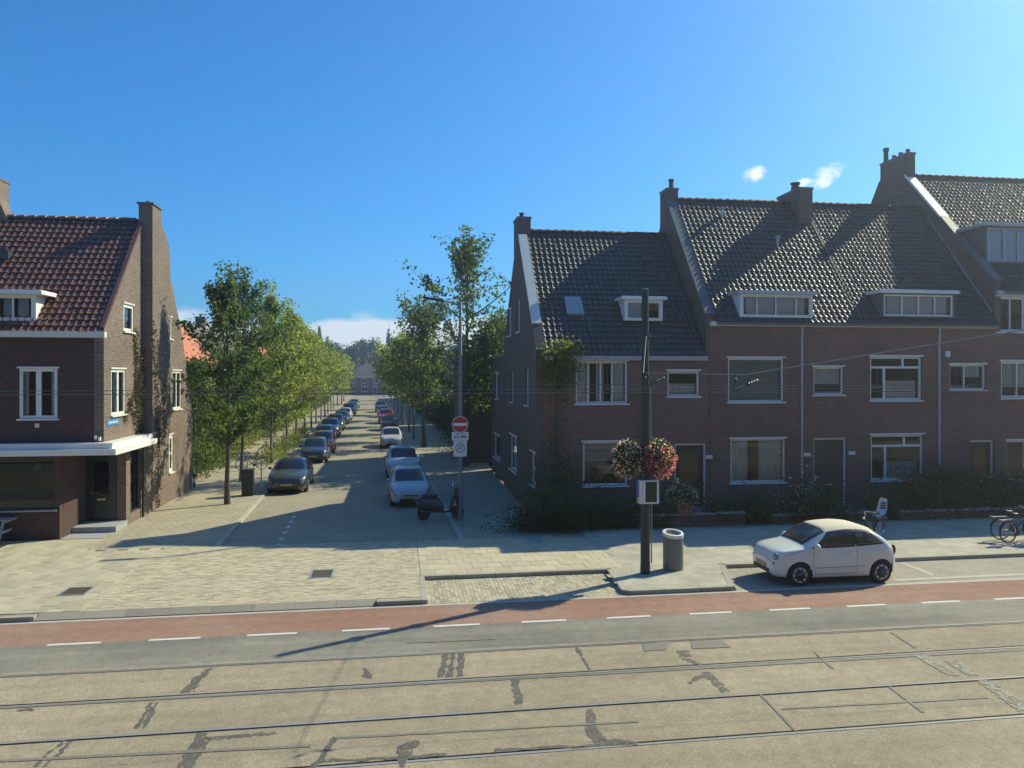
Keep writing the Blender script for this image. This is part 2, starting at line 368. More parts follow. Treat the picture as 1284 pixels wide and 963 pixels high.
    def plate(s, x0, x1, z0, z1, holes, y0, y1, ax='x', mi=0):      # upright slab with rectangular openings; ax: the long axis (x or y)
        xs = sorted(set([x0, x1] + [min(max(t, x0), x1) for h in holes for t in (h[0], h[1])]))
        zs = sorted(set([z0, z1] + [min(max(t, z0), z1) for h in holes for t in (h[2], h[3])]))
        nx, nz = len(xs) - 1, len(zs) - 1
        def solid(i, j):
            if not (0 <= i < nx and 0 <= j < nz): return False
            cx, cz = (xs[i] + xs[i + 1]) / 2, (zs[j] + zs[j + 1]) / 2
            return not any(h[0] < cx < h[1] and h[2] < cz < h[3] for h in holes)
        def P(x, y, z): return (x, y, z) if ax == 'x' else (y, x, z)
        for i in range(nx):
            for j in range(nz):
                if not solid(i, j): continue
                a, b, c, d = xs[i], xs[i + 1], zs[j], zs[j + 1]
                q = [[P(a, y0, c), P(b, y0, c), P(b, y0, d), P(a, y0, d)], [P(b, y1, c), P(a, y1, c), P(a, y1, d), P(b, y1, d)]]
                if not solid(i - 1, j): q.append([P(a, y1, c), P(a, y0, c), P(a, y0, d), P(a, y1, d)])
                if not solid(i + 1, j): q.append([P(b, y0, c), P(b, y1, c), P(b, y1, d), P(b, y0, d)])
                if not solid(i, j - 1): q.append([P(a, y1, c), P(b, y1, c), P(b, y0, c), P(a, y0, c)])
                if not solid(i, j + 1): q.append([P(a, y0, d), P(b, y0, d), P(b, y1, d), P(a, y1, d)])
                for f in q: s.add(f, [(0, 1, 2, 3) if ax == 'x' else (3, 2, 1, 0)], mi)
        return s
    def clip(s, planes):                                            # keep what lies behind every (point, normal)
        bm = bmesh.new(); vs = [bm.verts.new(p) for p in s.v]
        for f, mi in zip(s.f, s.m):
            fc = bm.faces.new([vs[i] for i in f]); fc.material_index = mi
        for co, no in planes:
            bmesh.ops.bisect_plane(bm, geom=bm.verts[:] + bm.edges[:] + bm.faces[:], plane_co=co, plane_no=no, clear_outer=True)
        bm.verts.index_update(); s.v = [tuple(v.co) for v in bm.verts]; s.f = [tuple(v.index for v in f.verts) for f in bm.faces]; s.m = [f.material_index for f in bm.faces]
        bm.free(); return s
    def mesh(s, name, off=(0, 0, 0), smooth=False):
        me = bpy.data.meshes.new(name)
        me.from_pydata([(p[0] - off[0], p[1] - off[1], p[2] - off[2]) for p in s.v], [], s.f)
        if any(s.m): me.polygons.foreach_set('material_index', s.m)
        uv = me.uv_layers.new(name='UVMap'); co = s.v; dat = np.zeros(2 * len(me.loops), np.float32); k = 0
        for pl in me.polygons:
            n = pl.normal; ax = max(range(3), key=lambda i: abs(n[i]))
            for vi in pl.vertices:
                p = co[vi]
                dat[2 * k:2 * k + 2] = (p[1], p[2]) if ax == 0 else ((p[0], p[2]) if ax == 1 else (p[0], p[1])); k += 1
        uv.data.foreach_set('uv', dat)
        if smooth: me.polygons.foreach_set('use_smooth', [True] * len(me.polygons))
        me.update(); return me
    def build(s, name, mats, parent=None, smooth=False, kind=None, label=None, local=False):
        me = s.mesh(name, (0, 0, 0) if local else origin_of(parent), smooth)
        o = link_mesh(name, me, parent, mats if isinstance(mats, (list, tuple)) else (mats,))
        if smooth: sharp(me)
        if kind: o['kind'] = kind
        if label: o['label'] = label
        return o
def sharp(me, ang=40):
    try: me.set_sharp_from_angle(angle=math.radians(ang))
    except Exception: pass
def struct(name, mb, mats):                                          # a piece of the setting, modelled in street coordinates
    o = mb.build(name, mats); o.rotation_euler = (0, 0, TH); o['kind'] = 'structure'; return o
def array_mesh(name, V, F, mi=None):
    me = bpy.data.meshes.new(name); V = np.asarray(V, np.float32); F = np.asarray(F, np.int32); k = F.shape[1]
    me.vertices.add(len(V)); me.vertices.foreach_set('co', V.ravel()); me.loops.add(F.size); me.loops.foreach_set('vertex_index', F.ravel())
    me.polygons.add(len(F)); me.polygons.foreach_set('loop_start', np.arange(0, F.size, k, dtype=np.int32))
    try: me.polygons.foreach_set('loop_total', np.full(len(F), k, np.int32))
    except Exception: pass
    if mi is not None: me.polygons.foreach_set('material_index', np.asarray(mi, np.int32))
    me.polygons.foreach_set('use_smooth', [False] * len(F)); me.update(calc_edges=True); me.validate(); return me
def leaf_arrays(P, size, rng, flat=0., aspect=.62):
    n = len(P); a = rng.normal(size=(n, 3)); a[:, 2] -= flat; a /= np.linalg.norm(a, axis=1)[:, None]
    b = rng.normal(size=(n, 3)); b -= a * np.sum(a * b, 1)[:, None]; b /= np.linalg.norm(b, axis=1)[:, None]
    s = size * rng.uniform(.65, 1.25, n)[:, None]
    nrm = np.cross(a, b) * s * .12
    V = np.stack([P - a * s * .5, P + b * s * aspect * .5 - nrm, P + a * s * .5, P - b * s * aspect * .5 - nrm], 1).reshape(-1, 3)
    F = np.arange(4 * n).reshape(-1, 4); return V, F
def leaves(name, P, size, mat, parent, seed=0, flat=0., kind=None):
    rng = np.random.default_rng(seed); V, F = leaf_arrays(np.asarray(P, float), size, rng, flat)
    o = link_mesh(name, array_mesh(name, V, F), parent, (mat,))
    if kind or name.endswith('flowers'): o['kind'] = kind or 'stuff'
    return o
def copy_tree(o, parent=None):
    c = o.copy(); COL.objects.link(c)
    if parent is not None: c.parent = parent
    ORG[c.name] = (0, 0, 0) if parent is None else ORG.get(o.name, (0, 0, 0))
    for ch in list(o.children): copy_tree(ch, c)
    return c
def text(name, body, size, mat, parent, loc, rot, depth=.002):
    cu = bpy.data.curves.new(name, 'FONT'); cu.body = body; cu.size = size; cu.align_x = 'CENTER'; cu.align_y = 'CENTER'; cu.extrude = depth
    tmp = bpy.data.objects.new(name, cu); COL.objects.link(tmp); bpy.context.view_layer.update()
    me = bpy.data.meshes.new_from_object(tmp.evaluated_get(bpy.context.evaluated_depsgraph_get())); bpy.data.objects.remove(tmp); me.materials.clear(); me.materials.append(M[mat])
    o = bpy.data.objects.new(name, me); COL.objects.link(o); o.parent = parent; o.location = loc; o.rotation_euler = rot; return o
# ------------------------------------------------------------------ the ground, roads and pavements
RZ = -.10                                                              # road level; pavements lie at 0
g = MB(); g.poly([(-3000, -3000), (3000, -3000), (3000, 3000), (-3000, 3000)], -.22); struct('ground', g, 'earth')
RAILS = (10.99, 12.43, 13.78, 15.22); INNER = (1, -1, 1, -1)
def seg_strip(mb, c0, c1, z, a0=-70, a1=110): mb.poly([(a0, c0), (a1, c0), (a1, c1), (a0, c1)], z)
road = MB(); seg_strip(road, 15.33, 16.82, RZ); seg_strip(road, 3.0, 8.4, RZ)
road_o = struct('main_road', road, 'asphalt')
track = MB(); edges = [8.4]
for rc, s in zip(RAILS, INNER):
    lo, hi = (rc - .042, rc + .082) if s > 0 else (rc - .082, rc + .042); edges += [lo, hi]
edges.append(15.33)
for i in range(0, len(edges), 2): seg_strip(track, edges[i], edges[i + 1], RZ)
track_o = struct('tram_track', track, 'track_bed')
sub = MB(); seg_strip(sub, 3.0, 18.5, RZ - .05); struct('road_base', sub, 'rail_rubber')
for rc, s in zip(RAILS, INNER):
    m = MB(); m.box(-70, 110, rc - .03, rc + .03, RZ - .06, RZ + .003); m.box(-70, 110, rc - .034 * s - .012, rc - .034 * s + .012, RZ - .06, RZ - .02, 1)
    m.box(-70, 110, rc + .074 * s - .006, rc + .074 * s + .006, RZ - .06, RZ - .004, 1)
    m.build('rail', ['steel_rail', 'rail_rubber'], track_o)
lane = MB(); seg_strip(lane, 16.82, 18.30, RZ); lane_o = struct('cycle_lane', lane, 'red_asphalt')
gut = MB(); seg_strip(gut, 18.30, 18.44, RZ + .004); struct('gutter_strip', gut, 'kerb_pale')
dash_me = None
for i in range(-9, 22):                                                # 1 m dashes between lane and road
    a0 = -8.0 + 1.955 * i + .95
    m = MB(); m.poly([(0, -.05), (1.02, -.05), (1.02, .05), (0, .05)], 0)
    if dash_me is None: dash_me = m.mesh('lane_dash'); dash_me.materials.append(M['line_white'])
    link_mesh('lane_dash', dash_me, lane_o, (), (a0, 16.80, RZ + .005))
# patched cracks and joints in the track paving
def jag(pts, seed, amp=.03, n=9):
    r = random.Random(seed); out = []
    for i in range(len(pts)):
        p, q = Vector(pts[i]), Vector(pts[(i + 1) % len(pts)]); L_ = (q - p).length; k = max(1, min(n, int(L_ / .05)))
        nrm = Vector((-(q - p).y, (q - p).x)).normalized() if L_ > 0 else Vector((0, 0))
        for j in range(k): out.append(tuple(p.lerp(q, j / k) + nrm * (r.uniform(-amp, amp) if j else 0)))
    return out
def patch(pix, mat='tar', name='tar_patch', amp=.035, parent=None, seed=[0]):
    seed[0] += 1
    m = MB(); m.poly(jag([ga(u, v, RZ) for u, v in pix], seed[0], amp), RZ + .0025 + .0002 * seed[0]); return m.build(name, mat, parent or track_o)
for pl in ([(226, 869), (238, 869), (262, 843), (268, 838), (263, 837), (246, 848)], [(240, 868), (246, 867), (252, 850), (247, 852)],
           [(168, 914), (173, 914), (193, 881), (187, 881)], [(176, 914), (181, 913), (200, 881), (195, 881)],
           [(40, 962), (47, 962), (83, 928), (78, 928)], [(52, 962), (58, 962), (92, 930), (87, 929)],
           [(222, 963), (240, 963), (262, 928), (258, 918), (246, 920)], [(255, 924), (260, 929), (300, 925), (347, 920), (346, 918), (300, 921)],
           [(549, 850), (556, 849), (563, 821), (556, 820)], [(558, 850), (568, 849), (571, 819), (566, 819)], [(571, 849), (581, 848), (583, 818), (576, 818)],
           [(640, 853), (651, 852), (656, 882), (646, 884)], [(736, 890), (743, 889), (752, 918), (768, 932), (745, 930), (735, 918)],
           [(848, 816), (862, 816), (868, 824), (853, 824)], [(853, 826), (865, 826), (881, 834), (874, 834)], [(880, 843), (890, 842), (916, 867), (906, 869)],
           [(862, 857), (866, 858), (884, 849), (882, 846), (872, 848)], [(388, 963), (398, 962), (424, 925), (418, 924)],
           [(502, 962), (507, 962), (526, 930), (520, 928), (497, 938), (498, 940)], [(620, 943), (800, 935), (800, 931), (620, 939)],
           [(740, 930), (746, 925), (800, 930), (790, 934)], [(454, 850), (468, 850), (461, 838), (456, 838)], [(720, 812), (724, 812), (742, 840), (737, 840)],
           [(400, 957), (560, 949), (560, 945), (400, 953)], [(20, 893), (44, 891), (42, 888), (25, 889)]): patch(pl)
for pl in ([(420, 927), (640, 915), (640, 913), (420, 924)], [(640, 915), (800, 906), (800, 904), (640, 913)], [(0, 956), (390, 937), (390, 934), (0, 953)], [(980, 890), (1240, 876), (1240, 874), (980, 888)],
           [(510, 807), (620, 802), (620, 800), (510, 805)], [(0, 889), (1284, 816), (1284, 814), (0, 887.5)], [(0, 850), (1284, 781.5), (1284, 780.3), (0, 848.8)]):
    patch(pl, 'tar_grey', 'worn_seam', .01)
for pl in ([(952, 871), (955, 871), (1000, 917), (996, 917)], [(1114, 862), (1117, 861), (1160, 893), (1156, 894)], [(1020, 818), (1022, 818), (1046, 838), (1043, 839)],
           [(1116, 793), (1118, 793), (1150, 812), (1147, 813)], [(805, 808), (838, 805), (836, 815), (808, 817)], [(866, 805), (905, 803), (917, 812), (868, 814)]):
    patch(pl, 'tar_grey', 'slab_joint', .004)
for pl in ([(1182, 828), (1200, 827), (1228, 847), (1215, 848)], [(1226, 854), (1240, 853), (1300, 890), (1276, 892)], [(1146, 823), (1162, 822), (1204, 847), (1190, 848)]):
    patch(pl, 'concrete_pale', 'pale_patch', .02)
# marking of the parking bay behind the small white car
def rdmark(pix, z, w=None, name='bay_line'):
    m = MB(); m.poly([ga(u, v, RZ) for u, v in pix], z); return m.build(name, 'kerb_pale', bay2_o)
# -- parking bays (sunk to road level)
BA0, BA1, BC = .62, 5.62, 20.62
b1 = MB(); b1.poly([(BA0 - .05, 18.44), (BA1 - .05, 18.44), (BA1 + .12, BC + .05), (BA0 - .05, BC + .05)], RZ - .012); bay_o = struct('parking_bay', b1, 'mortar_bed')
b2 = MB(); b2.poly([(8.55, 18.44), (110, 18.44), (110, 20.66), (9.2, 20.66)], RZ); bay2_o = struct('parking_strip', b2, 'bay_asphalt')
rdmark([(1128, 706), (1132, 705), (1172, 720), (1167, 722)], RZ + .006)
rdmark([(1122, 729), (1284, 721.5), (1284, 719), (1122, 726.5)], RZ + .007)
# -- pavers
def pavers(name, x0, x1, y0, y1, pw, ph, mat, parent, gap=.006, ztop=0., inside=None, off=.5, vert=False, jit=.003, seed=1, as_list=False, depth=.012):
    r = random.Random(seed); out = []; V = []; F = []
    nu, nv = (int((y1 - y0) / pw) + 2, int((x1 - x0) / ph) + 1) if vert else (int((x1 - x0) / pw) + 2, int((y1 - y0) / ph) + 1)
    for j in range(nv):
        for i in range(nu):
            sh = (j % 2) * off * pw
            if vert: X0, X1, Y0, Y1 = x0 + j * ph, x0 + (j + 1) * ph, y0 + i * pw - sh, y0 + (i + 1) * pw - sh
            else: X0, X1, Y0, Y1 = x0 + i * pw - sh, x0 + (i + 1) * pw - sh, y0 + j * ph, y0 + (j + 1) * ph
            X0, X1, Y0, Y1 = max(X0, x0), min(X1, x1), max(Y0, y0), min(Y1, y1)
            if X1 - X0 < .03 or Y1 - Y0 < .03: continue
            if inside and not inside((X0 + X1) / 2, (Y0 + Y1) / 2): continue
            if as_list: out.append((X0, X1, Y0, Y1)); continue
            g = gap / 2; z = ztop + r.uniform(-jit, jit); t = [r.uniform(-jit, jit) * .6 for _ in range(4)]; b = len(V); zb = ztop - depth
            V += [(X0 + g, Y0 + g, zb), (X1 - g, Y0 + g, zb), (X1 - g, Y1 - g, zb), (X0 + g, Y1 - g, zb),
                  (X0 + g, Y0 + g, z + t[0]), (X1 - g, Y0 + g, z + t[1]), (X1 - g, Y1 - g, z + t[2]), (X0 + g, Y1 - g, z + t[3])]
            F += [(b + 4, b + 5, b + 6, b + 7), (b, b + 1, b + 5, b + 4), (b + 1, b + 2, b + 6, b + 5), (b + 2, b + 3, b + 7, b + 6), (b + 3, b, b + 4, b + 7)]
    if as_list: return out
    o = link_mesh(name, array_mesh(name, V, F), parent, (mat,)); o['kind'] = 'stuff'; return o
pavers('clinker', BA0, BA1 + .12, 18.46, BC, .2, .1, 'clinker_bay', bay_o, ztop=RZ, vert=True, seed=3, inside=lambda x, y: x < BA1 - .05 + (y - 18.44) * .075)
# plaza: mortar bed below, pavers above
pz = MB(); KC = 18.75
pz.poly([(-40, 18.62), (-8.0, 18.62), (-8.0, KC), (-.5, KC), (-.5, 18.62), (BA0 - .05, 18.62), (BA0 - .05, BC), (BA1 + .12, BC), (BA1, 18.62), (8.55, 18.62), (9.2, 20.7), (110, 20.7), (110, 26.05), (5.14, 26.05), (5.14, 25.2), (-9.62, 25.2), (-9.62, 27.07), (-40, 27.07)], -.016)
plaza_o = struct('pavement', pz, 'mortar_bed')
pavers('clinker', -7.2, .62, KC, 25.2, .2, .1, 'clinker', plaza_o, seed=5)
pavers('clinker', .62, 5.14, 24.9, 25.2, .2, .1, 'clinker', plaza_o, seed=6)
pavers('clinker', -.5, .57, 18.62, KC, .2, .1, 'clinker', plaza_o, seed=8)
# slabs: the ones that show largest are pieces of their own
cand = [('s',) + t for t in pavers('', .62, 6.25, BC + .16, 24.9, .42, .56, '', None, as_list=True)]
cand += [('l',) + t for t in pavers('', -17.2, -7.2, 18.78, 27.0, .5, .32, '', None, vert=True, as_list=True, inside=lambda x, y: not (x > -9.62 and y > 25.2))]
def vis(t):
    X, Y = s2w((t[1] + t[2]) / 2, (t[3] + t[4]) / 2); u = CU + FPX * X / Y
    return (0 if -20 < u < 1300 else 50) + Y
cand.sort(key=vis); rs = random.Random(4); sv = {}; stuffV, stuffF = [], []
for k, (ty, x0, x1, y0, y1) in enumerate(cand):
    if k < 296:
        key = (ty, round(x1 - x0, 2), round(y1 - y0, 2))
        if key not in sv:
            m = MB(); m.box(.004, key[1] - .004, .004, key[2] - .004, -.014, 0); sv[key] = m.mesh('paving_slab'); sv[key].materials.append(M['slab' if ty == 's' else 'slab_left'])
        link_mesh('paving_slab', sv[key], plaza_o, (), (x0, y0, rs.uniform(-.003, .003)), (rs.uniform(-.004, .004), rs.uniform(-.004, .004), 0))
    else:
        b = len(stuffV); z = rs.uniform(-.003, .003)
        stuffV += [(x0 + .004, y0 + .004, z), (x1 - .004, y0 + .004, z), (x1 - .004, y1 - .004, z), (x0 + .004, y1 - .004, z)]; stuffF.append((b, b + 1, b + 2, b + 3))
if stuffF: o = link_mesh('far_slabs', array_mesh('far_slabs', stuffV, stuffF), plaza_o, ('slab_left_stuff',)); o['kind'] = 'stuff'
pavers('grey_tile', 6.25, 46, BC + .16, 26.05, .3, .3, 'slab_grey', plaza_o, seed=9, gap=.003, jit=.001)
pavers('grey_tile', BA1 - .05, 9.3, 18.62, BC + .16, .3, .3, 'slab_grey', plaza_o, seed=10, gap=.003, jit=.001, inside=lambda x, y: 5.62 + (y - 18.62) * .07 < x < 8.52 + (y - 18.62) * .3)
# -- kerbs: one stone after another
kerb_meshes = {}
def kerb_run(p0, p1, w=.16, top=.006, bot=-.16, mat='kerb', step=1.0, name='kerb_stone', parent=None):
    p0, p1 = Vector(p0), Vector(p1); d = p1 - p0; L_ = d.length; n = max(1, round(L_ / step)); ln = L_ / n; ang = math.atan2(d.y, d.x)
    key = (round(ln, 3), w, top, bot, mat)
    if key not in kerb_meshes:
        m = MB(); m.box(.006, ln - .006, 0, w, bot, top); me = m.mesh('kerb_stone'); me.materials.append(M[mat]); kerb_meshes[key] = me
    for i in range(n):
        p = p0 + d * (i / n); link_mesh(name, kerb_meshes[key], parent or plaza_o, (), (p.x, p.y, rs.uniform(-.002, .002)), (0, 0, ang))
kerb_run((-22, 18.46), (-8.02, 18.46)); kerb_run((-.5, 18.46), (BA0 - .05, 18.46)); kerb_run((BA0 + .11 - .16, BC), (BA0 + .11 - .16, 18.46), w=.14)
kerb_run((BA0 - .06, BC), (BA1 + .12, BC)); kerb_run((BA1 - .05, 18.6), (BA1 + .13, BC), w=-.16)
kerb_run((BA1 + .12, 18.46), (8.5, 18.46), step=.85); kerb_run((8.5, 18.46), (9.2, 20.62), w=.16); kerb_run((9.2, 20.62), (38, 20.62))
kerb_run((BA1 - .05, 18.6), (BA1 + .12, 18.46), w=.16)
nr = 8
for i in range(nr):                                                     # sloping entrance kerb blocks
    x0 = -8.0 + i * 7.5 / nr; x1 = x0 + 7.5 / nr - .008
    m = MB(); m.add([(x0, 18.44, RZ - .05), (x1, 18.44, RZ - .05), (x1, KC, RZ - .05), (x0, KC, RZ - .05), (x0, 18.44, RZ + .025), (x1, 18.44, RZ + .025), (x1, KC, .004), (x0, KC, .004)],
                    [(4, 5, 6, 7), (0, 1, 5, 4), (1, 2, 6, 5), (2, 3, 7, 6), (3, 0, 4, 7)]); m.build('ramp_block', 'kerb_ramp', plaza_o)
# -- side street and its two pavements
def tp(r, d): return w2s(*t2w(r, d))
def c_edge(r, c):                                                       # point of the street line r on the line c = const
    lo, hi = -40., 60.
    for _ in range(40):
        mid = (lo + hi) / 2
        if tp(r, mid)[1] < c: lo = mid
        else: hi = mid
    return tp(r, (lo + hi) / 2)
st = MB(); st.poly([c_edge(-3.44, 25.2), c_edge(4.15, 25.2), tp(4.15, 178), tp(-3.44, 178)], -.06); street_o = struct('side_street', st, 'street_brick')
fl = MB(); fl.poly([tp(-60, 178), tp(60, 178), tp(60, 300), tp(-60, 300)], -.06); struct('cross_street', fl, 'asphalt')
lp = MB(); lp.poly([(-9.62, 25.2), c_edge(-3.44, 25.2), tp(-3.44, 178), tp(-14, 178), tp(-12, 8), (-9.62, 38)], -.003); left_pave = struct('side_pavement', lp, 'path_brick')
rp = MB(); rp.poly([c_edge(4.15, 25.2), (5.14, 25.2), (5.14, 40), tp(9.5, 30), tp(9.5, 178), tp(4.15, 178)], -.003); right_pave = struct('side_pavement', rp, 'path_brick')
gd = MB(); gd.poly([(5.14, 26.05), (60, 26.05), (60, 28.3), (5.14, 28.3)], -.002); gard = struct('garden_soil', gd, 'soil')
e0 = c_edge(-3.44, 25.25); kerb_run(e0, tp(-3.44, 60), w=.14, mat='kerb_pale', parent=left_pave, top=.01)
e1 = c_edge(4.15, 25.25); kerb_run(e1, tp(4.15, 60), w=-.14, mat='kerb_pale', parent=right_pave, top=.01)
for i in range(40):
    d = -6.5 + i * 1.0 if i < 6 else (i - 5) * 5.2 + 6
    if d > 120: break
    p0, p1 = tp(-1.72, d), tp(-1.72, d + .42); m = MB(); q0, q1 = tp(-1.58, d), tp(-1.58, d + .42)
    if d < 6: m.poly([p0, q0, q1, p1], -.055); m.build('bay_dash', 'line_white', street_o)
    elif i % 1 == 0 and d < 70: m.poly([tp(-3.3, d), tp(-1.6, d), tp(-1.6, d + .1), tp(-3.3, d + .1)], -.055); m.build('bay_dash', 'line_white', street_o)
# drain and manhole covers
def cover(label, pix, mat='iron_cover', frame=.05):
    P = [ga(u, v) for u, v in pix]; ca = sum(p[0] for p in P) / 4; cc = sum(p[1] for p in P) / 4
    t = thing('manhole_cover', label, 'manhole cover', ca, cc, 0)
    x0, x1 = min(p[0] for p in P), max(p[0] for p in P); y0, y1 = min(p[1] for p in P), max(p[1] for p in P)
    m = MB(); m.plate(x0, x1, y0, y1, [(x0 + frame, x1 - frame, y0 + frame, y1 - frame)], 0, .014); m.v = [(p[0], p[2], p[1] - .002) for p in m.v]; m.f = [f[::-1] for f in m.f]
    m.build('cover_frame', 'zinc', t)
    m = MB(); m.box(x0 + frame, x1 - frame, y0 + frame, y1 - frame, -.01, .007)
    k = 6
    for i in range(k):
        for j in range(4):
            a = x0 + frame + (x1 - x0 - 2 * frame) * (i + .5) / k; b = y0 + frame + (y1 - y0 - 2 * frame) * (j + .5) / 4
            m.box(a - .03, a + .03, b - .03, b + .03, .007, .013)
    m.build('lid', mat, t)
cover('rusty rectangular manhole cover in the pavement near the shop', [(76, 746), (106, 746), (115, 737), (86, 737)])
cover('grey rectangular manhole cover in the middle of the brick plaza', [(387, 724.5), (414, 724.5), (420, 715), (392, 715)])
cover('small pale drain cover in the shade before the corner garden', [(664, 680), (680, 680), (679, 674), (664, 674)], 'zinc')
# ------------------------------------------------------------------ house parts
def grid(cols, rows): return [(x0, x1, y0, y1) for x0, x1 in cols for y0, y1 in rows]
ONE = [(0, 1, 0, 1)]
def even(n, m=1): return grid([(i / n, (i + 1) / n) for i in range(n)], [(j / m, (j + 1) / m) for j in range(m)])
TRANSOM = [(0, .66, .78, 1), (.66, 1, .78, 1), (0, .27, 0, .78), (.27, 1, 0, .78)]
def window(parent, ax, s0, s1, z0, z1, face, sgn, cells=ONE, fw=.075, bar=.05, mat='white_paint', sill=True, lintel=True, curtain=None, gl='pane_glass', rec=.07, name='window', sillmat=None, deep=.08):
    y0, y1 = sorted((face + sgn * rec, face + sgn * (rec + deep)))
    def P(y): return y
    ix0, ix1, iz0, iz1 = s0 + fw, s1 - fw, z0 + fw, z1 - fw; holes = []
    for (x0, x1, q0, q1) in cells:
        X0 = ix0 + (ix1 - ix0) * x0 + (bar / 2 if x0 > 0 else 0); X1 = ix0 + (ix1 - ix0) * x1 - (bar / 2 if x1 < 1 else 0)
        Z0 = iz0 + (iz1 - iz0) * q0 + (bar / 2 if q0 > 0 else 0); Z1 = iz0 + (iz1 - iz0) * q1 - (bar / 2 if q1 < 1 else 0)
        holes.append((X0, X1, Z0, Z1))
    m = MB(); m.plate(s0, s1, z0, z1, holes, y0, y1, ax); w = m.build(name, mat, parent)
    yp = (y0 + y1) / 2
    for h in holes:
        m = MB(); q = [(h[0], yp, h[2]), (h[1], yp, h[2]), (h[1], yp, h[3]), (h[0], yp, h[3])]
        m.add(q if ax == 'x' else [(p[1], p[0], p[2]) for p in q], [(0, 1, 2, 3)]); m.build('pane', gl, w)
    def bx(mb, a0, a1, b0, b1, c0, c1):
        b0, b1 = sorted((b0, b1)); mb.box(a0, a1, b0, b1, c0, c1) if ax == 'x' else mb.box(b0, b1, a0, a1, c0, c1)
    if sill:
        m = MB(); bx(m, s0 - .06, s1 + .06, face - sgn * .07, face + sgn * (rec + .02), z0 - .055, z0 - .003); m.build('sill', sillmat or mat, w)
    if lintel:
        m = MB(); bx(m, s0 - .06, s1 + .06, face - sgn * .03, face + sgn * (rec + .02), z1 + .003, z1 + .06); m.build('lintel', mat, w)
    if curtain:
        mat_c, spans = curtain; yc = face + sgn * (rec + deep + .10)
        for (c0, c1, q0, q1) in spans:
            x0, x1 = s0 + (s1 - s0) * c0, s0 + (s1 - s0) * c1; zz0, zz1 = z0 + (z1 - z0) * q0, z0 + (z1 - z0) * q1
            n = max(2, int((x1 - x0) / .045)); vs = []
            for i in range(n + 1):
                x = x0 + (x1 - x0) * i / n; dy = (.025 * math.sin(i * 2.1) if mat_c != 'blind' else 0)
                for z in (zz0, zz1): vs.append((x, yc + dy, z) if ax == 'x' else (yc + dy, x, z))
            m = MB(); m.add(vs, [(2 * i, 2 * i + 2, 2 * i + 3, 2 * i + 1) for i in range(n)]); m.build('curtain' if mat_c != 'blind' else 'window_blind', mat_c, w, smooth=True)
    return w
def px_win(c, u0, u1, v0, v1):
    um, vm = (u0 + u1) / 2, (v0 + v1) / 2
    return pa(u0, vm, c)[0], pa(u1, vm, c)[0], pa(um, v1, c)[1], pa(um, v0, c)[1]
def px_side(a, u0, u1, v0, v1):
    um, vm = (u0 + u1) / 2, (v0 + v1) / 2
    c0, c1 = sorted((pc(u0, vm, a)[0], pc(u1, vm, a)[0])); return c0, c1, pc(um, v1, a)[1], pc(um, v0, a)[1]
PROF = np.array([(0, 0), (.1, .027), (.2, .038), (.3, .027), (.42, 0), (.7, -.012)])
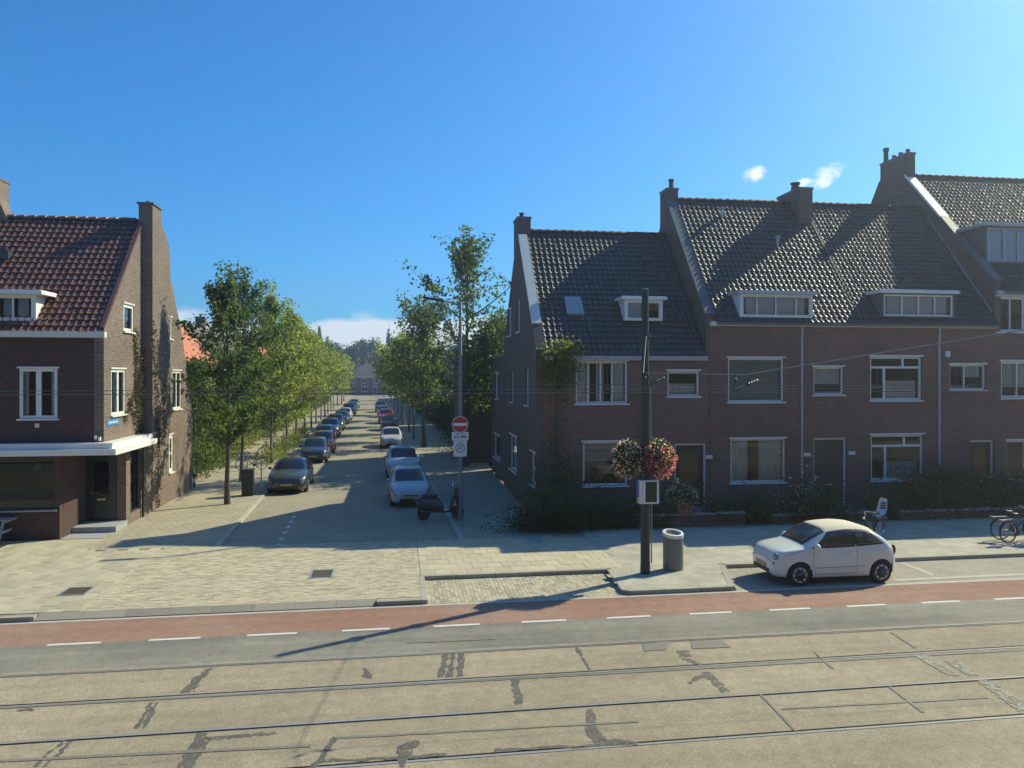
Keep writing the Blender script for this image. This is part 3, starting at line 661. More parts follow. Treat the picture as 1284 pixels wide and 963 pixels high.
def roof(parent, a0, a1, ce, ze, cr, zr, cb, zb, tw, tl, mat, seed=0, ridge=True, tiles=True, slabmat='lead', back_pts=None, ridge_mat=None, ga0=None, ga1=None):
    g0, g1 = (a0 if ga0 is None else ga0), (a1 if ga1 is None else ga1)
    prof = [(ce, ze), (cr, zr)] + (back_pts or []) + [(cb, zb)]
    m = MB(); n = len(prof); vs = []
    for a in (g0, g1):
        for c, z in prof: vs.append((a, c, z))
        for c, z in prof: vs.append((a, c, z - .12))
    N = 2 * n; fs = []
    for i in range(n - 1): fs += [(i, N + i, N + i + 1, i + 1), (n + i, n + i + 1, N + n + i + 1, N + n + i), (i, i + 1, n + i + 1, n + i), (N + i, N + n + i, N + n + i + 1, N + i + 1)]
    fs += [(0, n, N + n, N), (n - 1, N + n - 1, N + 2 * n - 1, 2 * n - 1)]
    m.add(vs, fs); r_o = m.build('roof', slabmat, parent)
    if not tiles: return r_o
    rng = np.random.default_rng(seed); L_ = math.hypot(cr - ce, zr - ze); dc, dz = (cr - ce) / L_, (zr - ze) / L_; nc, nz = -dz, dc
    nt_, nrow = int(round((a1 - a0) / tw)), int(math.ceil(L_ / tl)); tw = (a1 - a0) / nt_; tl = L_ / nrow
    ox, oy, oz = origin_of(parent); V = []; F = []; base = 0
    pp = np.concatenate([(np.arange(nt_)[:, None] + PROF[None, :, 0]).ravel(), [nt_]]); hh = np.concatenate([np.tile(PROF[:, 1], nt_), [0]]); npp = len(pp)
    for r in range(nrow):
        jit = np.repeat(rng.normal(0, .006, nt_), 6); jit = np.concatenate([jit, [0]]); js = np.concatenate([np.repeat(rng.normal(0, .006, nt_), 6), [0]])
        rows_ = [(r * tl - .015, hh + .004), (r * tl - .015, hh + .058 + jit), (r * tl - .015, hh + .058 + jit), ((r + 1) * tl + .012, hh * .8 + .008 + jit * .4)]
        for k, (s, h) in enumerate(rows_):
            ss = s + (js if k < 3 else 0) * np.ones(npp)
            V.append(np.stack([a0 + pp * tw - ox, ce + dc * ss + nc * h - oy, ze + dz * ss + nz * h - oz], 1))
        i = np.arange(npp - 1)
        for (p, q) in ((0, 1), (2, 3)):
            F.append(np.stack([base + p * npp + i, base + p * npp + i + 1, base + q * npp + i + 1, base + q * npp + i], 1))
        base += 4 * npp
    me = array_mesh('roof_tiles', np.concatenate(V), np.concatenate(F)); me.polygons.foreach_set('use_smooth', [True] * len(me.polygons))
    o = link_mesh('roof_tiles', me, r_o, (mat,)); o['kind'] = 'stuff'
    if ridge:
        n = max(1, int(round((g1 - g0) / .36))); w = (g1 - g0) / n
        m = MB(); arc = [(math.cos(t) * .14, math.sin(t) * .12 - .02) for t in np.linspace(-.25, math.pi + .25, 7)]
        vs = [(x, y * k, z * k) for x, k in ((0, 1.12), (.05, 1.12), (.05, 1.), (w - .004, 1.)) for y, z in arc]
        m.add(vs, [(j * 7 + i, (j + 1) * 7 + i, (j + 1) * 7 + i + 1, j * 7 + i + 1) for j in range(3) for i in range(6)]); me = m.mesh('ridge_tile', (0, 0, 0), True); me.materials.append(M[ridge_mat or mat])
        for i in range(n): link_mesh('ridge_tile', me, r_o, (), (g0 + i * w - ox, cr - oy, zr + .03 - oz + rs.uniform(-.006, .006)))
    return r_o
def chimney(parent, a0, a1, c0, c1, z0, z1, pots=(), mat='brick_chimney', cap=.03):
    m = MB(); m.box(a0, a1, c0, c1, z0, z1 - .1); o = m.build('chimney', mat, parent)
    m = MB(); m.box(a0 - cap, a1 + cap, c0 - cap, c1 + cap, z1 - .098, z1); m.build('chimney_cap', 'lead', o)
    for (fa, fc, r, h) in pots:
        m = MB(); x, y = a0 + (a1 - a0) * fa, c0 + (c1 - c0) * fc
        m.lathe([(r, z1), (r * .82, z1 + h * .75), (r * 1.1, z1 + h * .78), (r * 1.1, z1 + h), (r * .6, z1 + h), (r * .6, z1 + h * .8)], (x, y, 0), 10); m.build('chimney_pot', 'dark_metal', o, smooth=True)
    return o
def gutter(parent, a0, a1, c, z, mat='white_paint', w=.16, h=.17):
    m = MB(); m.plate(a0, a1, c - w, c, [(a0 + .02, a1 - .02, c - w + .02, c - .02)], z - h + .02, z); m.v = [(p[0], p[2], p[1]) for p in m.v]; m.f = [f[::-1] for f in m.f]
    m.box(a0, a1, c - w, c, z - h, z - h + .018); return m.build('gutter', mat, parent)
def downpipe(parent, a, c, z0, z1, mat='grey_paint', r=.045):
    m = MB(); m.tube([(a, c + .0, z1), (a, c + .02, z1 - .25), (a, c + .04, z1 - .4), (a, c + .04, z0)], r, 8)
    z = z0 + .8
    while z < z1 - .6: m.lathe([(r * 1.35, z), (r * 1.35, z + .05)], (a, c + .04, 0), 8); z += 1.6
    return m.build('downpipe', mat, parent, smooth=True)
def dormer(parent, a0, a1, zb, zt, cf, cb, cells, over=.14, mat='white_paint', cheek='white_paint', curtain=None, th=.14, roofmat=None):
    hz = zb + .05
    m = MB(); m.plate(a0, a1, zb, zt, [(a0 + .09, a1 - .09, hz, zt - .06)], cf, cf + .1)
    m.box(a0, a0 + .07, cf + .1, cb, zb, zt); m.box(a1 - .07, a1, cf + .1, cb, zb, zt); m.box(a0 + .07, a1 - .07, cb - .1, cb, zb, zt)
    d = m.build('dormer', cheek, parent)
    m = MB(); m.box(a0 - over, a1 + over, cf - over, cb, zt + .002, zt + th * .8); m.box(a0 - over + .04, a1 + over - .04, cf - over + .04, cb, zt + th * .8, zt + th); m.build('dormer_roof', roofmat or mat, d)
    w = window(d, 'x', a0 + .09, a1 - .09, hz, zt - .06, cf, 1, cells, fw=.06, rec=.01, sill=False, lintel=False, name='dormer_window', mat=mat, gl='pane_glass')
    for o in [c for c in w.children]:
        o.parent = d
    if curtain:
        n = 20; x0, x1 = a0 + .15, a1 - .15
        for q0, q1 in curtain:
            m = MB(); p, q = x0 + (x1 - x0) * q0, x0 + (x1 - x0) * q1
            m.add([(p + (q - p) * i / n, cf + .13 + .02 * math.sin(i * 2.1), z) for i in range(n + 1) for z in (hz, zt - .07)], [(2 * i, 2 * i + 2, 2 * i + 3, 2 * i + 1) for i in range(n)]); m.build('curtain', 'lace', d, smooth=True)
    return d
def front_door(parent, a0, a1, z0, z1, c, mat='door_dark', lights=1, frame='white_paint', step=True, rec=.12, panel_glass=True, handle='chrome'):
    m = MB(); m.plate(a0, a1, z0, z1, [(a0 + .08, a1 - .08, z0 + .02, z1 - .08)], c + rec - .02, c + rec + .08); fr = m.build('door_frame', frame, parent)
    x0, x1, zt = a0 + .085, a1 - .085, z1 - .085
    g = (x0 + .16, x1 - .16, z0 + .95, zt - .2)
    m = MB(); m.plate(x0, x1, z0 + .03, zt, [g] if panel_glass else [], c + rec + .01, c + rec + .06)
    m.box(x0 + .14, x1 - .14, c + rec - .004, c + rec + .008, z0 + .22, z0 + .8); dr = m.build('door', mat, parent)
    if panel_glass: m = MB(); m.add([(g[0], c + rec + .035, g[2]), (g[1], c + rec + .035, g[2]), (g[1], c + rec + .035, g[3]), (g[0], c + rec + .035, g[3])], [(0, 1, 2, 3)]); m.build('pane', 'shop_glass', dr)
    m = MB(); m.tube([(x0 + .08, c + rec + .01, z0 + 1.05), (x0 + .08, c + rec - .05, z0 + 1.05), (x0 + .2, c + rec - .05, z0 + 1.05)], .014, 6); m.box(x0 + .05, x0 + .11, c + rec - .002, c + rec + .009, z0 + .93, z0 + 1.15); m.build('handle', handle, dr)
    m = MB(); xm = (x0 + x1) / 2; m.box(xm - .14, xm + .14, c + rec - .018, c + rec - .005, z0 + .72, z0 + .79); m.build('letter_slot', handle, dr)
    if step: m = MB(); m.box(a0 - .05, a1 + .05, c - .32, c + rec, 0, z0 - .003); m.build('doorstep', 'stone_step', parent)
    return dr
def gable(parent, poly, holes, a0, a1, mat, name='gable_wall'):        # convex outline in (c, z), clockwise from bottom front
    cs = [p[0] for p in poly]; zs = [p[1] for p in poly]
    m = MB(); m.plate(min(cs), max(cs), min(zs), max(zs), holes, a0, a1, 'y'); pl = []
    cen = (sum(cs) / len(cs), sum(zs) / len(zs))
    for i in range(len(poly)):
        p, q = poly[i], poly[(i + 1) % len(poly)]; n = (q[1] - p[1], -(q[0] - p[0]))
        if n[0] * (cen[0] - p[0]) + n[1] * (cen[1] - p[1]) > 0: n = (-n[0], -n[1])
        if abs(n[0]) > 1e-6 and abs(n[1]) > 1e-6: pl.append(((0, p[0], p[1]), (0, n[0], n[1])))
    m.clip(pl); return m.build(name, mat, parent)
def coping(parent, a0, a1, p, q, mat, h=.09, name='coping'):
    m = MB(); m.beam(((a0 + a1) / 2, p[0], p[1] + .03), ((a0 + a1) / 2, q[0], q[1] + .03), a1 - a0, h); return m.build(name, mat, parent)
def shell(parent, a0, a1, c0, c1, z1, mat, left=True, right=True, zb=0.):
    if left: m = MB(); m.box(a0, a0 + .25, c0, c1, zb, z1); m.build('side_wall', mat, parent)
    if right: m = MB(); m.box(a1 - .25, a1, c0, c1, zb, z1); m.build('side_wall', mat, parent)
    m = MB(); m.box(a0 + .26, a1 - .26, c1 - .25, c1, zb, z1); m.build('back_wall', mat, parent)
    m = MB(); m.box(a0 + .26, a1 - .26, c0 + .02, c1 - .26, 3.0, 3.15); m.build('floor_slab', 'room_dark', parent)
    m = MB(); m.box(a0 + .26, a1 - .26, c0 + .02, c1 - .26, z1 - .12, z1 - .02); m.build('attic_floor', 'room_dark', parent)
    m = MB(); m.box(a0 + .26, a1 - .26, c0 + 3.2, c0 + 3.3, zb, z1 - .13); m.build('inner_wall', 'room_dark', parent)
def number_plate(parent, u, v, c, body):
    a, z = pa(u, v, c); m = MB(); m.box(a - .14, a + .14, c - .02, c - .002, z - .07, z + .07); o = m.build('house_number', 'sign_white', parent)
    if body: ox = origin_of(parent); text('number', body, .1, 'sign_black', o, (a - ox[0], c - .021 - ox[1], z - ox[2]), (math.pi / 2, 0, 0))

# ------------------------------------------------------------------ the three dark brick houses on the right
FC = 28.3; BM = 'brick_right'
# corner house A
A0, A1 = 5.14, 11.85
hA = thing('row_house', 'corner house of dark brick with a climbing plant under its low tiled eaves', 'house', A0, FC, 0, 'dark brick houses on the main road')
wA = [px_win(FC, 722, 787, 453, 506), px_win(FC, 837, 877, 465, 497), px_win(FC, 731, 787, 554, 609)]
dA = px_win(FC, 846, 886, 556, 648); dA = (dA[0], dA[1], .25, dA[3])
m = MB(); m.plate(A0 + .27, A1 + .14, 0, 6.2, wA + [dA], FC, FC + .28); m.build('front_wall', BM, hA)
shell(hA, A0 + .01, A1 + .14, FC + .28, 37.1, 6.0, BM, left=False, right=False)
zA, tA = 6.15, 1.187; rA = (FC + 4.45, zA + tA * 4.6)
sideA = [px_side(A0, 637, 641, 385, 421), px_side(A0, 648, 651.8, 376, 416), px_side(A0, 640.5, 643.5, 467, 504), px_side(A0, 659, 662.6, 463, 508), px_side(A0, 639, 648, 546, 590), px_side(A0, 665, 671.5, 567, 608)]
gable(hA, [(FC, 0), (FC, zA + .2), (rA[0], rA[1] + .18), (37.1, 6.9), (37.1, 0)], sideA, A0, A0 + .26, 'brick_right_gable')
for i, h in enumerate(sideA): window(hA, 'y', *h, A0, 1, even(1, 2) if i > 3 else ONE, fw=.09, sill=True, lintel=i > 3, curtain=('lace', [(0, 1, 0, 1)]))
coping(hA, A0 - .03, A0 + .34, (28.98, zA + tA * .83 + .2), (rA[0] - .35, rA[1] - .25), 'cream_paint', .1)
coping(hA, A0 - .02, A0 + .33, (FC - .17, zA + .12), (28.97, zA + tA * .82 + .14), 'tile_black', .09, 'verge')
roof(hA, A0 + .34, A1, FC - .15, zA, rA[0], rA[1], 37.3, 6.3, .228, .30, 'tile_black', 1, ridge_mat='ridge_dark', ga0=A0 + .27)
m = MB(); m.box(A0 + .3, A1, FC - .22, FC - .02, zA - .2, zA - .03); m.build('gutter', 'zinc', hA)
chimney(hA, A0 - .02, A0 + .55, rA[0] - .15, rA[0] + .95, rA[1] - 1.0, rA[1] + .62, [(.4, .3, .11, .22), (.4, .75, .1, .16)])
window(hA, 'x', *wA[0], FC, 1, grid([(0, .22), (.22, .48), (.48, .72), (.72, 1)], [(0, 1)]), curtain=('lace', [(.03, .3, .03, .97), (.42, .56, .03, .97), (.74, .97, .03, .97)]))
window(hA, 'x', *wA[1], FC, 1, ONE, curtain=('lace', [(.05, .95, .08, .5)]))
window(hA, 'x', *wA[2], FC, 1, even(1, 1), curtain=('blind', [(.05, .95, .55, .98)]))
front_door(hA, *dA, FC, 'door_dark')
p = px_win(29.12, 783, 831, 376, 402); dormer(hA, p[0], p[1], p[2], p[3], 29.12, 31.2, even(2), curtain=[(0, .45)])
sk = [pa(709, 384, 29.75)[0], pa(730, 384, 29.75)[0]]                   # roof light
sl = math.atan(tA); c0 = 29.42
m = MB(); zz = lambda c: zA + tA * (c - FC + .15)
m.beam(((sk[0] + sk[1]) / 2, c0, zz(c0) + .1), ((sk[0] + sk[1]) / 2, c0 + .62, zz(c0 + .62) + .1), sk[1] - sk[0], .16); so = m.build('skylight', 'zinc', hA)
m = MB(); m.beam(((sk[0] + sk[1]) / 2, c0 + .07, zz(c0 + .07) + .18), ((sk[0] + sk[1]) / 2, c0 + .55, zz(c0 + .55) + .18), sk[1] - sk[0] - .14, .012); m.build('pane', 'lamp_glass', so)
m = MB(); pv = pa(809, 313, 31.6); m.tube([(pv[0], 31.6, pv[1] - .3), (pv[0], 31.55, pv[1] + .12)], .06, 8); m.box(pv[0] - .28, pv[0] + .28, 31.3, 31.5, pv[1] - .5, pv[1] - .36); m.build('roof_vent', 'dark_metal', hA)
number_plate(hA, 889, 573, FC, '')
# houses B1 and B2 under one long black roof
B0, B1, B2 = 12.0, 18.3, 24.37; zB, tB = 7.45, 1.228; rB = (FC + 4.45, zB + tB * 4.7)
hB = thing('row_house', 'dark brick house with a raised side gable and a long black roof above pale curtains', 'house', B0, FC, 0, 'dark brick houses on the main road')
wB = [px_win(FC, 913, 983, 449, 504), px_win(FC, 1020, 1058, 460, 495), px_win(FC, 916, 985, 550, 605)]
dB = px_win(FC, 1020, 1062, 549, 640); dB = (dB[0], dB[1], .25, dB[3])
m = MB(); m.plate(B0 + .005, B1 - .004, 0, zB - .02, wB + [dB], FC - .005, FC + .28); m.build('front_wall', BM, hB)
gable(hB, [(FC + .005, 5.5), (FC + .005, zB + .27), (rB[0] + .03, rB[1] + .0), (37.2, 7.5), (37.2, 5.5)], [], B0 - .14, B0 + .2, 'brick_right_gable')
shell(hB, B0, B1, FC + .28, 37.1, 7.2, BM, left=True, right=False)
roof(hB, B0 + .24, B1, FC - .25, zB, rB[0], rB[1], 37.3, 7.0, .222, .295, 'tile_black', 2, ridge_mat='ridge_dark', ga0=B0 + .21)
coping(hB, B0 - .18, B0 + .24, (FC + .02, zB + .28), (rB[0] + .0, rB[1] + .0), 'lead', .06)
gutter(hB, B0 + .0, B1 - .003, FC - .01, zB + .02); 
pd = pa(1005, 440, FC)[0]; downpipe(hB, pd, FC - .07, .2, zB - .15)
chimney(hB, B0 - .16, B0 + .36, rB[0] - .12, rB[0] + .78, rB[1] - 1.6, rB[1] + .5, [(.6, .35, .12, .45)], 'brick_right_gable', cap=.025)
pcn = pa(995, 260, rB[0])[0]
chimney(hB, pcn - .22, pcn + .42, rB[0] - .9, rB[0] + 1.1, rB[1] - 1.6, rB[1] + .55, [(.3, .35, .2, .36)])
for (u, v) in ((905, 268), (975, 312)):
    cc = FC + 3.7 if v < 290 else FC + 2.55; a = pa(u, v, cc)[0]; z = zB + tB * (cc - FC + .25)
    m = MB(); m.lathe([(.06, z - .15), (.06, z + .38), (.11, z + .39), (.11, z + .48), (.02, z + .5)], (a, cc, 0), 10); m.build('roof_vent', 'zinc', hB, smooth=True)
window(hB, 'x', *wB[0], FC, 1, ONE, curtain=('blind', [(.02, .98, .02, .98)]))
window(hB, 'x', *wB[1], FC, 1, even(1, 1), curtain=('lace', [(.05, .95, .38, .98)]))
window(hB, 'x', *wB[2], FC, 1, ONE, curtain=('curtain', [(.04, .36, .03, .97), (.56, .96, .03, .97)]))
front_door(hB, *dB, FC, 'door_wood', panel_glass=False)
cd = FC - .2
p = px_win(cd, 928, 1019, 369, 398); dormer(hB, p[0], p[1], p[2], p[3], cd, 31.0, grid([(0, .2), (.2, .49), (.49, .8), (.8, 1)], [(0, 1)]), curtain=[(.05, .95)], mat='cream_paint', roofmat='grey_paint')
number_plate(hB, 1012, 570, FC, '')
hD = thing('row_house', 'dark brick house with white transom windows beside the tallest house', 'house', B1, FC, 0, 'dark brick houses on the main road')
wD = [px_win(FC, 1091, 1156, 447, 502), px_win(FC, 1191, 1236, 457, 489), px_win(FC, 1092, 1158, 545, 602)]
dD = px_win(FC, 1216, 1247, 552, 650); dD = (dD[0], dD[1], .25, dD[3])
m = MB(); m.plate(B1, B2 - .004, 0, zB - .02, wD + [dD], FC - .005, FC + .28); m.build('front_wall', BM, hD)
shell(hD, B1, B2, FC + .28, 37.1, 7.2, BM)
roof(hD, B1 + .07, B2 - .02, FC - .25, zB, rB[0], rB[1], 37.3, 7.0, .20, .27, 'tile_black', 3, ridge_mat='ridge_dark', ga0=B1 + .002)
coping(hD, B1 - .05, B1 + .05, (FC - .2, zB + .06), (rB[0] - .1, rB[1] - .05), 'tile_black', .06, 'roof_seam')
gutter(hD, B1 + .003, B2 - .02, FC - .01, zB + .02); downpipe(hD, pa(1177, 440, FC)[0], FC - .07, .2, zB - .15)
window(hD, 'x', *wD[0], FC, 1, TRANSOM, fw=.09, bar=.09, curtain=('lace', [(.3, .95, .03, .45)]))
window(hD, 'x', *wD[1], FC, 1, grid([(0, .42), (.42, 1)], [(0, 1)]), curtain=('lace', [(.45, .95, .5, .98)]))
window(hD, 'x', *wD[2], FC, 1, TRANSOM, fw=.09, bar=.09, curtain=('lace', [(.3, .95, .03, .4)]))
front_door(hD, *dD, FC, 'door_dark')
p = px_win(cd, 1106, 1197, 368, 398); dormer(hD, p[0], p[1], p[2], p[3], cd, 31.0, grid([(0, .25), (.25, .5), (.5, .75), (.75, 1)], [(0, 1)]), curtain=[(.05, .95)], cheek='lead')
m = MB(); p = pa(1187, 444, FC); m.box(p[0] - .09, p[0] + .09, FC - .1, FC - .006, p[1] - .12, p[1] + .12); m.build('alarm_box', 'white_plastic', hD)
number_plate(hD, 1068, 568, FC, '')
# tallest house C at the right edge
C0, C1 = 24.37, 34.5; zC = 8.85; rC = (34.1, 15.1); tC = (rC[1] - zC) / (rC[0] - FC + .2)
hC = thing('row_house', 'tallest dark brick house with high gable and wide white dormer at the right edge', 'house', C0, FC, 0, 'dark brick houses on the main road')
wC = [px_win(FC, 1250, 1286, 372, 416), px_win(FC, 1255, 1305, 453, 499), px_win(FC, 1262, 1310, 552, 602), px_win(FC, 1320, 1380, 453, 499)]
m = MB(); m.plate(C0, C1, 0, zC - .02, wC, FC - .006, FC + .28); m.build('front_wall', BM, hC)
gable(hC, [(FC, 6.0), (FC, zC + .4), (rC[0], rC[1] + .14), (35.95, rC[1] + .2), (40.6, zC), (40.6, 6.0)], [], C0 - .01, C0 + .28, 'brick_right_gable')
shell(hC, C0, C1, FC + .28, 40.4, 8.8, BM)
roof(hC, C0 + .32, C1, FC - .2, zC, rC[0], rC[1], 40.6, 9.0, .21, .28, 'tile_black', 4, back_pts=[(35.9, rC[1])], ridge_mat='ridge_dark', ga0=C0 + .29)
zc_ = lambda c: zC + .42 + (rC[1] + .14 - zC - .4) * (c - FC) / (rC[0] - FC)
coping(hC, C0 - .06, C0 + .36, (31.45, zc_(31.45)), (rC[0] - .2, zc_(rC[0] - .2)), 'white_paint', .1)
coping(hC, C0 - .05, C0 + .35, (FC, zc_(FC)), (31.43, zc_(31.43)), 'lead', .09)
coping(hC, C0 - .10, C0 - .015, (FC + .1, zB + .55), (32.3, zB + tB * 4.0 + .32), 'zinc', .06, 'flashing')
gutter(hC, C0 + .02, C1, FC - .01, zC + .02, 'grey_paint')
chimney(hC, C0 - .05, C0 + .36, rC[0] - .4, rC[0] + 1.7, rC[1] - .9, rC[1] + 1.05, [(.5, .12, .1, .2), (.5, .38, .1, .2), (.5, .62, .1, .2), (.5, .92, .13, .75)], 'brick_right_gable')
window(hC, 'x', *wC[0], FC, 1, even(2), fw=.1); window(hC, 'x', *wC[1], FC, 1, grid([(0, .42), (.42, 1)], [(0, 1)]), fw=.1, curtain=('lace', [(0.05, .95, .3, 1)]))
window(hC, 'x', *wC[2], FC, 1, even(2)); window(hC, 'x', *wC[3], FC, 1, even(2))
cD = 29.3; p = px_win(cD, 1236, 1330, 285, 330)
dormer(hC, p[0], p[1], p[2], p[3], cD, 33.2, grid([(0, .22), (.22, .42), (.42, .72), (.72, 1)], [(0, 1)]), over=.25, cheek='lead', curtain=[(.02, .98)], mat='grey_paint')

# ------------------------------------------------------------------ the corner shop on the left
LA, LF, LR = -9.62, 27.07, 38.14; PA, PF = -10.98, 29.18; zL, tL = 6.77, 1.053; rL = (31.2, 6.77 + 1.053 * 4.3)
hL = thing('corner_shop', 'red roofed brick corner shop with a white canopy and a dark green door', 'shop', LA, LF, 0)
L0 = -30.; BF = 'brick_left_front'
upw = px_win(LF, 24, 72, 462, 525); shopw = (-18.5, -11.12, .98, 2.76); upw2 = (upw[0] - 4.6, upw[1] - 4.6, upw[2], upw[3])
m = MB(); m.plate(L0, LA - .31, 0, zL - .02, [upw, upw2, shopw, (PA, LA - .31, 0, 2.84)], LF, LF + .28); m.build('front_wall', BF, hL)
sw = px_side(LA, 166, 187, 553, 640); gw1 = px_side(LA, 139.5, 157, 463, 520); gw2 = px_side(LA, 155, 167.5, 382, 416); gw3 = px_side(LA, 216, 227, 465, 513); gw4 = px_side(LA, 212, 217, 545, 592); gw5 = px_side(LA, 211.5, 215.5, 398, 425)
sw = (PF + .42, 30.72, .35, 2.72)
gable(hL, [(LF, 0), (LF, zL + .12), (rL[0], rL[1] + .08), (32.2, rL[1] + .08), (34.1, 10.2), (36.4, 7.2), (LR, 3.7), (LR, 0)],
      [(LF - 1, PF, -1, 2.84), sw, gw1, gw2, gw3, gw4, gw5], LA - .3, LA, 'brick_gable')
m = MB(); m.box(PA - .25, PA, LF + .29, PF + .28, 0, 2.9); m.build('porch_side_wall', BF, hL)
pdoor = (PA + .02, -9.95, .2, 2.6)
m = MB(); m.plate(PA + .005, LA - .31, 0, 2.9, [pdoor], PF, PF + .25); m.build('porch_wall', BF, hL)
m = MB(); m.box(PA - .2, LA - .002, LF + .003, PF + .2, 2.86, 2.95); m.build('porch_ceiling', 'white_paint', hL)
front_door(hL, *pdoor, PF - .1, 'door_green', frame='door_green', step=False)
m = MB(); m.box(PA + .003, LA - .003, LF + .003, LF + 1.2, -.05, .0); m.build('porch_floor', 'stone_step', hL)
m = MB(); m.box(PA + .01, LA + .05, LF + .95, PF - .02, .002, .19); m.build('doorstep', 'stone_step', hL)
m = MB(); m.box(L0 + .26, LA - .31, 37.7, 38.0, 0, 3.6); m.build('back_wall', BF, hL)
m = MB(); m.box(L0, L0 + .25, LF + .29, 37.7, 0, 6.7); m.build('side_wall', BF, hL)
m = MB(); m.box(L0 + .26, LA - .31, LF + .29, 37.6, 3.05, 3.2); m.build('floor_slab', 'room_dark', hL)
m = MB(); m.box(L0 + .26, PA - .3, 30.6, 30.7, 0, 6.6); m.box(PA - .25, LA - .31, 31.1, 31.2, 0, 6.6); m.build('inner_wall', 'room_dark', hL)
roof(hL, L0, LA - .03, LF - .22, zL, rL[0], rL[1], LR, 3.6, .225, .30, 'tile_red', 6, ga0=L0, ga1=LA - .31, back_pts=[(32.2, rL[1]), (34.1, 10.1), (36.4, 7.1)])
coping(hL, LA - .10, LA + .03, (LF - .1, zL + .16), (rL[0] - .1, rL[1] + .08), 'tile_red', .06)
gutter(hL, L0, LA + .12, LF - .08, zL + .05, 'cream_paint', .2, .2)
m = MB(); m.prism([(30.9, 3.0), (30.9, 11.9), (31.95, 11.9), (32.1, 11.3), (33.0, 10.75), (33.2, 10.0), (33.2, 3.0)], LA + .004, LA + .38); m.v = [(p[2], p[0], p[1]) for p in m.v]; br = m.build('chimney', 'brick_gable', hL)
m = MB(); m.box(LA - .12, LA - .001, 30.9, 31.95, rL[1] - .3, 11.9); m.build('chimney_shoulder', 'brick_gable', br)
m = MB(); m.box(LA - .18, LA + .43, 30.84, 32.0, 11.905, 11.97); m.lathe([(.1, 11.97), (.08, 12.1)], (LA + .1, 31.3, 0), 8); m.build('chimney_cap', 'lead', br)
pl_ = pa(4, 250, 31.4)[0]
chimney(hL, pl_ - .9, pl_ - .02, 30.8, 31.9, 10.0, 12.8, [], 'brick_gable'); m = MB(); m.prism([(pl_ - .01, 10.6), (pl_ + .42, 11.0), (pl_ - .01, 12.0)], 31.0, 31.7); m.v = [(p[0], p[2], p[1]) for p in m.v]; m.build('chimney_shoulder', 'brick_gable', hL)
# canopy in two steps, running round the corner
m = MB()
for (o, z0, z1) in ((.56, 2.79, 2.985), (.40, 2.988, 3.17)):
    m.box(L0, LA + o, LF - o, LF - .002, z0, z1); m.box(LA + .002, LA + o, LF, 30.88, z0, z1)
m.build('canopy', 'white_paint', hL)
window(hL, 'x', *upw, LF, 1, even(2), fw=.1, bar=.16, rec=.02, curtain=('lace', [(.04, .18, 0, 1), (.78, .96, 0, 1)]))
window(hL, 'x', *upw2, LF, 1, even(2), fw=.1, bar=.16, rec=.02)
window(hL, 'x', *shopw, LF, 1, even(4), fw=.07, mat='door_dark', gl='shop_glass', lintel=False, sillmat='stone_step')
window(hL, 'y', *sw, LA, -1, ONE, fw=.07, mat='door_dark', gl='shop_glass', lintel=False, sill=False)
window(hL, 'y', *gw1, LA, -1, even(2), fw=.1, bar=.16, rec=.02, mat='cream_paint', curtain=('lace', [(.06, .94, 0, 1)]))
window(hL, 'y', *gw2, LA, -1, ONE, fw=.12, rec=.02, mat='cream_paint', curtain=('lace', [(.06, .94, 0, 1)]))
window(hL, 'y', *gw3, LA, -1, even(2), fw=.1, bar=.12, rec=.02, mat='cream_paint', curtain=('lace', [(.06, .94, 0, 1)]))
window(hL, 'y', *gw4, LA, -1, even(1, 2), fw=.16, rec=.02, mat='cream_paint'); window(hL, 'y', *gw5, LA, -1, ONE, fw=.1, rec=.02, mat='cream_paint')
m = MB(); m.tube([(LA + .07, 30.78, 2.78), (LA + .07, 30.78, .02)], .045, 8); m.build('downpipe', 'black_metal', hL, smooth=True)
p = px_win(27.2, -60, 45, 369, 402); dormer(hL, p[0], p[1], p[2], p[3], 27.2, 30.5, even(4), over=.3, curtain=[(.6, .72), (.8, .95)])
m = MB(); q = pa(8, 312, 29.6); m.box(q[0] - .2, q[0] + .2, 29.3, 29.7, q[1] - .4, q[1] - .1); m.tube([(q[0], 29.55, q[1] - .4), (q[0], 29.5, q[1] + .2)], .06, 8); m.build('roof_vent', 'dark_metal', hL)
cs, zs = pc(141, 529.5, LA)
m = MB(); m.box(LA + .005, LA + .02, cs - .55, cs + .62, zs - .1, zs + .1); ss = m.build('street_sign', 'sign_blue', hL)
m = MB()
for i in range(9): m.box(LA + .0205, LA + .023, cs - .42 + i * .1, cs - .42 + i * .1 + (.07 if i % 3 else .05), zs - .03, zs + .04)
m.build('lettering', 'sign_white', ss)
for (u, v) in ((121, 548), (126, 550)):
    p = pa(u, v, LF); m = MB(); m.box(p[0] - .03, p[0] + .03, LF - .12, LF - .002, p[1] - .06, p[1] + .06); m.build('canopy_bracket', 'white_plastic', hL)
p = pa(47, 533.5, LF); m = MB(); m.box(p[0] - .06, p[0] + .06, LF - .05, LF - .002, p[1] - .07, p[1] + .07); m.build('wall_light', 'white_plastic', hL)
